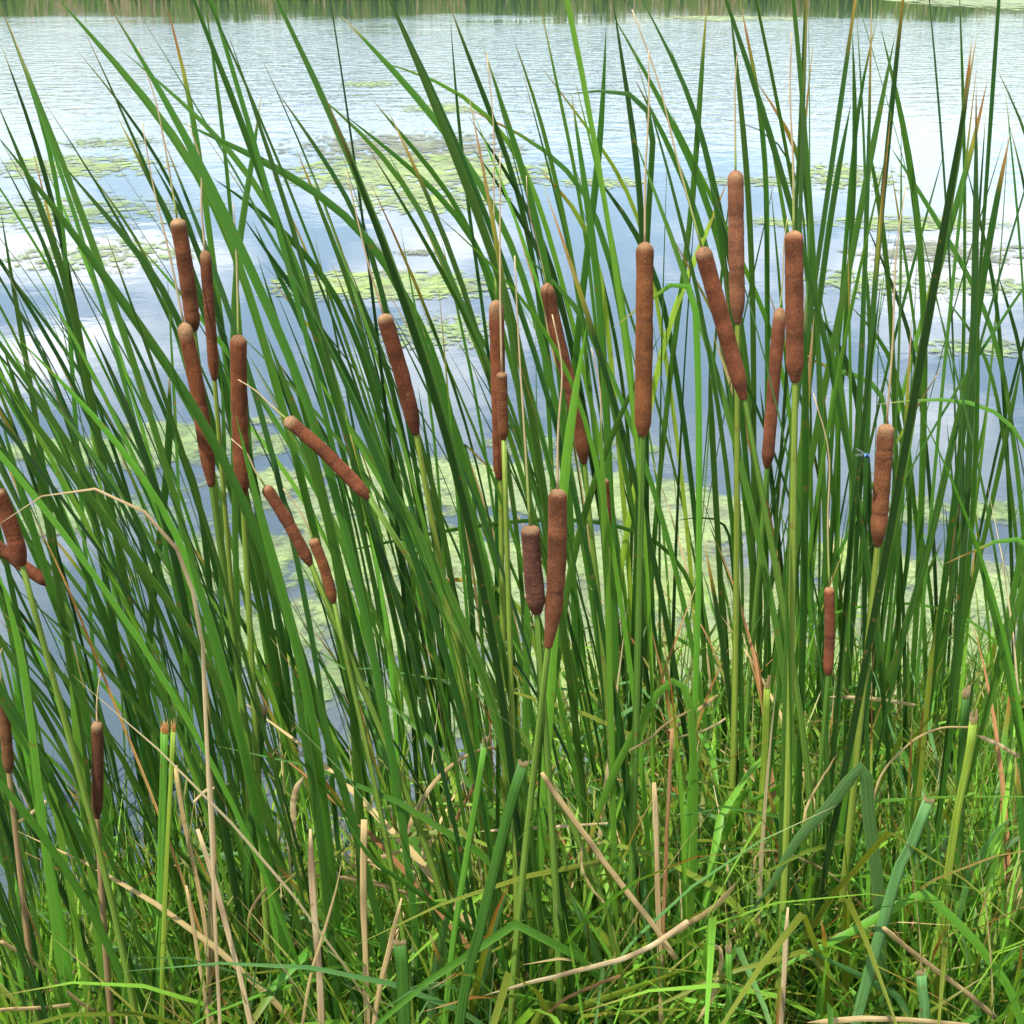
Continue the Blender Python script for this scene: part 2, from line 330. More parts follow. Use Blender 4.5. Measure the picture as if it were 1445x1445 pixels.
# ------------------------------------------------------------------ far shore reeds (one far-off mass)
def far_reeds():
    mb = MB(); r = random.Random(5)
    for i in range(9000):
        x = r.uniform(-62, 62)
        yb = 73.5 + 3 * math.sin(x * 0.06) + 1.2 * math.sin(x * 0.23) + abs(r.gauss(0, 2.2))
        cl = mn.noise(Vector((x * 0.22, 3.1, 0))); c2 = mn.noise(Vector((x * 0.9, 8.1, 0)))
        h = (1.7 + 1.3 * cl + 0.5 * c2) * r.uniform(0.6, 1.1)
        if h < 0.3: continue
        w = r.uniform(0.05, 0.14); z = ground_z(x, yb) - 0.05
        k = r.random() + 0.8 * mn.noise(Vector((x * 0.6, 1.7, 4)))
        c = (0.36, 0.31, 0.15) if k > 0.85 else ((0.16, 0.25, 0.035) if k > 0.25 else (0.07, 0.14, 0.025))
        lean = r.gauss(0, 0.12) * h
        p = [Vector((x, yb, z)), Vector((x + lean * 0.3, yb - 0.05, z + h * 0.55)), Vector((x + lean, yb - 0.1, z + h))]
        a = [mb.vert(p[0] + Vector((s * w / 2, 0, 0)), c, (0.5, 0)) for s in (-1, 1)] + [mb.vert(p[1] + Vector((s * w / 2, 0, 0)), c, (0.5, 0.5)) for s in (-1, 1)] + [mb.vert(p[2], c, (0.5, 1))]
        mb.f += [(a[0], a[1], a[3], a[2]), (a[2], a[3], a[4])]
    o = mb.build('far_reeds', M_grass); tag(o, 'green and tan reed bed along the far shore', 'reeds', kind='stuff')
far_reeds()

# ------------------------------------------------------------------ algae on the water
ALGAE_COLS = {'y': (0.22, 0.30, 0.06), 'g': (0.17, 0.245, 0.065), 'd': (0.13, 0.14, 0.07), 'p': (0.24, 0.31, 0.10)}
def algae_mesh(px, py, rx, ry, c, dens, seed):
    ctr = on_water(px, py); x0, x1 = on_water(px - rx, py).x, on_water(px + rx, py).x
    y0, y1 = on_water(px, py + ry).y, on_water(px, py - ry).y
    ax, ay, cy = (x1 - x0) / 2, (y1 - y0) / 2, (y0 + y1) / 2
    sx = ax * 2.6 / 130; sy = max(sx * 0.8, ay * 2.6 / 120)
    nx, ny = int(ax * 2.6 / sx), max(10, int(ay * 2.6 / sy))
    mb = MB(); idx = {}; base = ALGAE_COLS[c]
    fx = 1.0 / max(0.12, ax * 0.28); fy = 1.0 / max(0.12, ay * 0.32)
    def cover(i, j):
        u, w = (i / nx - .5) * 2.6, (j / ny - .5) * 2.6; x, y = ctr.x + u * ax, cy + w * ay
        return 1.1 * mn.fractal(Vector((x * fx * 2.2, y * fy * 2.2, seed)), 0.6, 2.2, 6) + 0.62 * (1 - u * u - w * w) + dens
    def vert(i, j):
        if (i, j) not in idx:
            x = ctr.x + (i / nx - 0.5) * 2.6 * ax; y = cy + (j / ny - 0.5) * 2.6 * ay
            jx, jy = mn.noise(Vector((i * 3.7, j * 3.1, seed))) * 0.6 * sx, mn.noise(Vector((i * 2.9, j * 4.3, seed + 9))) * 0.6 * sy
            z = 0.003 + 0.004 * (mn.noise(Vector((x * 9, y * 9, seed))) + 0.6)
            k = 0.75 + 0.5 * (mn.noise(Vector((x * fx * 1.5, y * fy * 1.5, seed + 30))) + 0.5)
            g = sm(0.5 + 1.3 * mn.noise(Vector((x * fx * 0.9, y * fy * 0.9, seed + 60))))
            idx[(i, j)] = mb.vert((x + jx, y + jy, z), tuple(q * k for q in mixc(base, (0.19, 0.21, 0.12), g * 0.5)), (cover(i, j), 0))
        return idx[(i, j)]
    for i in range(nx):
        for j in range(ny):
            if cover(i + .5, j + .5) > -0.22: mb.f.append((vert(i, j), vert(i + 1, j), vert(i + 1, j + 1), vert(i, j + 1)))
    return mb
MATS = [  # px, py, rx, ry, colour, density, label
 (575, 208, 150, 20, 'd', -.1, 'dull brownish algae raft at the back edge of the big far algae bed'),
 (590, 245, 150, 24, 'y', .15, 'largest yellow green algae raft floating far out behind the leaves'),
 (600, 286, 95, 13, 'y', .0, 'thin algae strip just in front of the largest far raft'),
 (522, 119, 40, 4, 'y', -.1, 'tiny pale algae streak farthest out on the rippled water'),
 (622, 154, 46, 6, 'y', .0, 'small pale algae streak between the rippled water and the largest raft'),
 (150, 202, 70, 8, 'g', -.2, 'small patchy algae raft far out behind the arching left leaves'),
 (90, 236, 130, 16, 'y', -.1, 'wide patchy algae raft far out near the left frame edge'),
 (60, 300, 190, 24, 'g', -.25, 'broken grey green algae field behind the dense left cattails'),
 (150, 360, 130, 22, 'g', -.3, 'thin scattered algae behind the paired left spikes'),
 (548, 403, 135, 18, 'y', .25, 'bright oval algae raft floating above the small leaning spike'),
 (590, 357, 30, 4, 'd', .0, 'tiny brown algae clot between the oval raft and the far bed'),
 (1090, 256, 120, 7, 'g', -.2, 'narrow algae line far out behind the topmost spike'),
 (850, 258, 60, 7, 'y', -.1, 'small algae streak far out behind the middle leaves'),
 (1200, 250, 80, 20, 'y', -.25, 'loose yellow algae behind the tall crossing right leaves'),
 (1290, 316, 120, 10, 'y', -.05, 'narrow yellow algae band behind the right leaves'),
 (1340, 358, 120, 16, 'd', -.1, 'dull olive algae raft near the right frame edge'),
 (1385, 404, 80, 10, 'g', .0, 'green algae strip just in front of the dull olive raft'),
 (1100, 314, 50, 6, 'y', -.05, 'small yellow algae streak between two upright brown spikes'),
 (1240, 400, 110, 22, 'g', -.35, 'scattered algae flecks over the white cloud reflection'),
 (1390, 492, 80, 12, 'g', -.1, 'green algae raft at the right edge on blue water'),
 (620, 470, 100, 26, 'g', -.25, 'loose algae between the oval raft and the leaning spike'),
 (1400, 2, 110, 9, 'p', .5, 'pale green scum raft against the far shore reeds'),
 (1035, 26, 85, 3, 'p', .25, 'long thin pale scum line below the far reed reflections'),
]
g_algae = 'algae rafts floating on the pond'
for i, (px, py, rx, ry, c, d, lab) in enumerate(MATS):
    mb = algae_mesh(px, py, rx, ry, c, d, i * 7.3 + 1)
    tag(mb.build('algae_raft', M_algae), lab, 'algae', g_algae, 'stuff' if i in (8, 13, 18) else None)
# the broken carpet of algae close to the reeds reads as one mass
NEAR = [(330, 620, 130, 30, 'g', -.2), (120, 640, 150, 34, 'g', -.3), (470, 690, 160, 34, 'p', -.1), (640, 680, 170, 34, 'p', -.1), (800, 640, 120, 26, 'g', -.25), (830, 700, 160, 30, 'p', -.05),
        (560, 770, 190, 46, 'y', -.05), (760, 790, 210, 44, 'p', .0), (350, 790, 150, 46, 'g', -.15), (990, 730, 90, 30, 'p', -.1), (960, 830, 150, 46, 'y', .05), (660, 880, 260, 55, 'p', .05), (860, 930, 220, 55, 'y', .05),
        (1190, 800, 90, 32, 'y', -.1), (1290, 840, 150, 44, 'p', .0), (1230, 930, 210, 60, 'y', .1), (1100, 900, 150, 50, 'y', .05), (1400, 960, 120, 50, 'y', .0), (560, 980, 200, 50, 'g', -.05), (1050, 1000, 260, 50, 'y', .1), (430, 900, 120, 46, 'g', -.1), (160, 720, 200, 34, 'g', -.35), (1330, 720, 120, 24, 'g', -.4)]
def near_carpet():
    mb = MB(); E = []
    for px, py, rx, ry, c, d in NEAR:
        x0, x1 = on_water(px - rx, py).x, on_water(px + rx, py).x; y0, y1 = on_water(px, py + ry).y, on_water(px, py - ry).y
        E.append(((x0 + x1) / 2, (y0 + y1) / 2, (x1 - x0) / 2, (y1 - y0) / 2, ALGAE_COLS[c], d))
    xs, ys = np.arange(-2.2, 2.2, 0.02), np.arange(3.0, 7.0, 0.024); idx = {}
    def vert(i, j):
        if (i, j) not in idx:
            x, y = xs[i], ys[j]; a = mn.noise(Vector((x * 3, y * 3, 7))); k = 0.88 + 0.3 * mn.noise(Vector((x * 11, y * 11, 2))); W, C = 1e-4, Vector((0, 0, 0))
            for ex, ey, ax, ay, col, d in E:
                q = max(0, 1.3 - ((x - ex) / ax) ** 2 - ((y - ey) / ay) ** 2); W += q; C += Vector(col) * q
            c = mixc(C / W if W > 0.01 else (0.2, 0.24, 0.09), (0.18, 0.22, 0.105), 0.7 * sm(0.5 + a))
            idx[(i, j)] = mb.vert((x + 0.009 * mn.noise(Vector((i * 3.7, j * 3.1, 1))), y + 0.011 * mn.noise(Vector((i * 2.9, j * 4.3, 5))), 0.003 + 0.003 * (mn.noise(Vector((x * 14, y * 14, 3))) + 0.5)), tuple(v * k for v in c), (max(0.62 * (1 - ((x - ex) / ax) ** 2 - ((y - ey) / ay) ** 2) + d for ex, ey, ax, ay, col, d in E) + 1.0 * mn.fractal(Vector((x * 3.5, y * 2.8, 3.3)), 0.6, 2.15, 6) + 0.2, 0))
        return idx[(i, j)]
    for i in range(len(xs) - 1):
        for j in range(len(ys) - 1):
            x, y = xs[i] + .008, ys[j] + .01
            q = max(0.62 * (1 - ((x - ex) / ax) ** 2 - ((y - ey) / ay) ** 2) + d for ex, ey, ax, ay, col, d in E)
            if q < -0.6: continue
            if q + 1.0 * mn.fractal(Vector((x * 3.5, y * 2.8, 3.3)), 0.6, 2.15, 6) > -0.45: mb.f.append((vert(i, j), vert(i + 1, j), vert(i + 1, j + 1), vert(i, j + 1)))
    return mb
near = near_carpet()
tag(near.build('floating_algae_carpet', M_algae), 'broken yellow green algae carpet on the water among the cattails', 'algae', kind='stuff')

# ------------------------------------------------------------------ leaf colours
GREEN = {'d': (0.017, 0.062, 0.009), 'g': (0.038, 0.112, 0.012), 'b': (0.085, 0.225, 0.020), 'y': (0.19, 0.275, 0.028), 'u': (0.095, 0.22, 0.060), 'l': (0.19, 0.39, 0.04)}
TAN = [(0.45, 0.335, 0.145), (0.36, 0.25, 0.10), (0.54, 0.43, 0.235), (0.27, 0.13, 0.05)]
RUST = (0.26, 0.10, 0.025)
def leaf_colour(kind, dry, r):
    if kind == 't':
        a, b = r.choice(TAN), r.choice(TAN); return lambda t: mixc(a, b, sm(t))
    if kind == 'w':
        return lambda t: (0.72, 0.64, 0.50)
    if kind == 'o':
        a, b = (0.34, 0.17, 0.04), (0.45, 0.27, 0.09); return lambda t: mixc(a, b, 0.5 + 0.5 * math.sin(t * 13))
    g = GREEN[kind]; j = r.uniform(0.6, 1.4); g = tuple(q * j for q in g); g = (g[0] * r.uniform(0.85, 1.2), g[1], g[2])
    pale = mixc(g, (0.16, 0.23, 0.05), 0.4); tan = r.choice(TAN); ye = mixc(g, (0.36, 0.30, 0.04), 0.7)
    def f(t):
        c = mixc(pale, g, sm(t / 0.3))
        if dry > 0 and t > 1 - dry:
            s = (t - (1 - dry)) / dry
            c = mixc(c, ye, sm(s * 3)); c = mixc(c, RUST, sm((s - 0.25) * 4)); c = mixc(c, tan, sm((s - 0.55) * 3.5))
        return c
    return f

# ------------------------------------------------------------------ cattails
class Plant:
    def __init__(s, base, spike=None):
        s.base = base; s.spike = spike; s.leaves = 0; s.root = empty('cattail', base); s.h = 0; s.dead = 0
PLANTS = []
def add_leaf(pl, path, width, kind, dry, face, twist, r, tip=0.17, n=20, name='leaf'):
    mb = MB(); P = spline(path, n)
    fold = any((path[k] - path[k - 1]).normalized().dot((path[k + 1] - path[k]).normalized()) < 0.72 for k in range(1, len(path) - 1))
    for it in range(1 if fold else 5):
        Q = [p.copy() for p in P]
        for k in range(1, n): P[k] = Q[k] * 0.4 + (Q[k - 1] + Q[k + 1]) * 0.3
    blade(mb, P, width, leaf_colour(kind, dry, r), face, twist, tip=tip, base_w=0.55)
    o = mb.build(name, M_dry if kind in 'two' else M_leaf, pl.root); off = Vector(pl.base)
    for v in o.data.vertices: v.co -= off
    if kind in 'tw': o['label'] = 'dry tan leaf'; pl.dead += 1
    elif kind == 'o': o['label'] = 'withered orange brown leaf'; pl.dead += 1
    pl.leaves += 1; pl.h = max(pl.h, max(p.z for p in P))

SPIKES = [  # points from tip to foot, width px, short name of the landmark, label
 ([(250, 308), (262, 380), (274, 470)], 24, 'upper left spike', 'cattail whose reddish spike shows upper left behind a broad green leaf'),
 ([(289, 353), (295, 430), (303, 540)], 17, 'slim far left spike', 'cattail with a slim pale spike behind the upper left spike'),
 ([(259, 455), (280, 560), (299, 690)], 24, 'long curved left spike', 'cattail with a long curved spike just below the upper left spike'),
 ([(336, 472), (338, 580), (343, 705)], 26, 'tan-capped left spike', 'cattail with a straight tan-capped spike beside the long curved left spike'),
 ([(403, 590), (460, 640), (523, 705)], 22, 'flattest leaning spike', 'cattail whose brown spike leans over flattest of all, across the algae'),
 ([(374, 686), (405, 735), (440, 800)], 20, 'spike under the flattest one', 'cattail with a leaning spike tucked under the flattest leaning spike'),
 ([(441, 760), (457, 800), (472, 852)], 18, 'short low left spike', 'cattail with a short leaning spike low among left centre leaves'),
 ([(541, 443), (567, 530), (588, 616)], 25, 'lone leaning spike', 'cattail with a clear leaning spike standing alone against blue water'),
 ([(700, 423), (703, 540), (706, 680)], 23, 'dark upright centre spike', 'cattail with a tall dark upright spike left of the picture centre line'),
 ([(708, 525), (709, 572), (711, 622)], 17, 'small thin centre spike', 'cattail with a small thin spike overlapping the dark upright spike'),
 ([(770, 399), (790, 490), (813, 580), (825, 658)], 22, 'curved centre spike', 'cattail with a long curved spike half covered by broad leaves near the centre'),
 ([(910, 341), (909, 480), (907, 619)], 27, 'tall leaf-crossed spike', 'cattail with a tall straight spike crossed by a pale bent leaf'),
 ([(990, 348), (1020, 455), (1051, 567)], 26, 'thick leaning spike', 'cattail whose thick spike leans across the foot of the topmost spike'),
 ([(1038, 240), (1039, 350), (1041, 460)], 24, 'topmost spike', 'cattail carrying the topmost and palest brown spike'),
 ([(1120, 325), (1121, 430), (1122, 543)], 28, 'thick upright spike', 'cattail with a thick dark upright spike and a bare stalk tip above'),
 ([(1101, 434), (1092, 540), (1082, 663)], 20, 'slim half-hidden spike', 'cattail with a slim spike half hidden beside the thick upright spike'),
 ([(1251, 598), (1244, 690), (1238, 773)], 27, 'rightmost spike', 'cattail with the rightmost spike, rough and dark, a blue damselfly beside it'),
 ([(787, 690), (786, 790), (781, 860), (773, 917)], 31, 'long touching spike', 'cattail with the long creased red brown spike of the touching pair'),
 ([(748, 742), (752, 805), (758, 868)], 31, 'short dark touching spike', 'cattail with the short dark tan-capped spike of the touching pair'),
 ([(1170, 828), (1171, 890), (1168, 955)], 17, 'small low right spike', 'cattail with a small thin spike standing low before the right algae'),
 ([(-6, 690), (14, 740), (32, 800)], 28, 'edge-cut thick spike', 'cattail with a thick spike cut off by the left frame edge'),
 ([(-14, 762), (28, 795), (72, 826)], 20, 'flat left-edge spike', 'cattail with a nearly flat spike under the thick one at the left edge'),
 ([(3, 975), (8, 1030), (13, 1092)], 19, 'lowest left-edge spike', 'cattail with a dark withered spike low on the left frame edge'),
 ([(137, 1018), (138, 1085), (137, 1157)], 20, 'withered shaggy spike', 'cattail with a shaggy withered spike low among bright left leaves'),
 ([(853, 675), (856, 720), (858, 775)], 14, 'thin far centre spike', 'cattail with a thin far spike glimpsed behind centre leaves'),
]
SPIKE_BOX = []
FRONT = {8: -.25, 2: 0, 20: -0.15}
def make_spike_plants():
    for i, (pts, w, short, lab) in enumerate(SPIKES):
        r = random.Random(900 + i)
        real = 0.0235 if w > 19 else 0.0195
        Y = max(1.6, min(2.75, F * real / w * 0.955)); 
        Y = {1: 1.85, 4: 1.72, 5: 1.74, 6: 1.74, 9: 1.68, 19: 1.8, 22: 1.75, 23: 1.72, 24: 1.85, 2: 1.8, 20: 1.68}.get(i, Y)
        rad_ = w * Y / F / 0.955 * 0.445
        P = [at(x, y, Y) for x, y in pts]
        top, bot = P[0], P[-1]
        d = (bot - P[-2]).normalized(); slope = max(-0.75, min(0.75, d.x / max(0.15, -d.z)))
        gz0 = 0.06; hrem = bot.z - gz0
        bx = bot.x + slope * hrem * 0.42; by = Y + r.uniform(0.02, 0.1)
        base = Vector((bx, by, ground_z(bx, by) - 0.02))
        pl = Plant(base, i); PLANTS.append(pl)
        tag(pl.root, lab, 'cattail', 'cattails bearing a brown spike'); pl.short = short
        # spike
        mb = MB(); path = spline(P, 30)
        path.reverse()
        seed = i * 13.7
        withered = i in (22, 23)
        base_c = (0.147, 0.046, 0.021) if not withered else (0.10, 0.038, 0.017)
        k = r.uniform(0.7, 1.15); base_c = (base_c[0] * k, base_c[1] * k * r.uniform(0.95, 1.2), base_c[2] * k * r.uniform(0.85, 1.1))
        if i == 13: base_c = (0.21, 0.085, 0.04)
        if i in (18,): base_c = (0.085, 0.034, 0.02)  # the shade on this spike is put into its darker base colour
        cap_c = (0.25, 0.15, 0.075)  # tan cap; part of its paleness is top light put into the colour
        cap_len = r.uniform(0.03, 0.12); cap_c = mixc(base_c, cap_c, r.uniform(0.35, 1.0))
        creases = [(r.uniform(0.08, 0.85), r.uniform(0.02, 0.07)) for _ in range(r.randint(1, 3))]
        taper = r.uniform(0.08, 0.22) if i != 17 else 0.34
        def rf(t):
            k = 1.0
            if t < taper: k *= 0.42 + 0.58 * sm(t / taper) ** 0.7
            if t < 0.02: k *= 0.6
            e = (1 - t) / 0.055
            if e < 1: k *= math.sqrt(max(0.03, 1 - (1 - e) ** 2))
            k *= 1 + 0.05 * mn.noise(Vector((t * 9, seed, 0))) + 0.03 * mn.noise(Vector((t * 30, seed, 4)))
            for c, dp in creases: k *= 1 - dp * math.exp(-((t - c) / 0.012) ** 2)
            return rad_ * k
        def cf(t):
            c = base_c
            v = 0.88 + 0.3 * mn.noise(Vector((t * 7, seed, 9))); c = tuple(q * v for q in c)
            for cc, dp in creases: c = mixc(c, (0.09, 0.035, 0.02), 0.55 * math.exp(-((t - cc) / 0.01) ** 2))
            return mixc(c, cap_c, sm((t - (1 - cap_len)) / (cap_len * 0.7)))
        path = spline(path, 84)
        tube(mb, path, rf, cf, sides=22, rough=0.035)
        o = mb.build('spike', M_spike, pl.root)
        for v in o.data.vertices: v.co -= base
        # stem below
        mb = MB(); mid = base.lerp(bot, 0.5); mid.x = bot.x + slope * hrem * 0.5 * 0.62
        sp_ = spline([base, mid, bot, path[4]], 16)
        sc = mixc((0.085, 0.19, 0.024), (0.20, 0.26, 0.035), r.random()) if not withered else (0.3, 0.2, 0.09)
        tube(mb, sp_, lambda t: lerp(0.0062, 0.0036, t) * (1.0 if w > 18 else 0.8), lambda t: sc, sides=8)
        o = mb.build('stem', M_stem, pl.root)
        for v in o.data.vertices: v.co -= base
        # bare stalk above the spike
        up = (path[-1] - path[-8]).normalized(); L = 0.07 if withered or i in (4, 5, 6) else r.uniform(0.14, 0.34)
        mb = MB()
        q = [path[-3], path[-1] + up * L * 0.35, path[-1] + up * L * 0.7 + Vector((r.uniform(-.004, .004), 0, 0)), path[-1] + up * L + Vector((r.uniform(-.016, .01), 0, 0))]
        green = r.random() < 0.6
        tube(mb, spline(q, 12), lambda t: lerp(0.0015, 0.0007, t) * (1 + 0.12 * math.sin(t * 40)), lambda t: mixc((0.26, 0.36, 0.06) if green else (0.4, 0.29, 0.15), (0.46, 0.34, 0.18), sm(t * 2.2)), sides=6)
        o = mb.build('bare_stalk_tip', M_stem, pl.root)
        for v in o.data.vertices: v.co -= base
        for a, b in zip(pts, pts[1:]):
            for t in (0, .25, .5, .75, 1): SPIKE_BOX.append((lerp(a[0], b[0], t), lerp(a[1], b[1], t), w / 2 + 5, Y))
make_spike_plants()

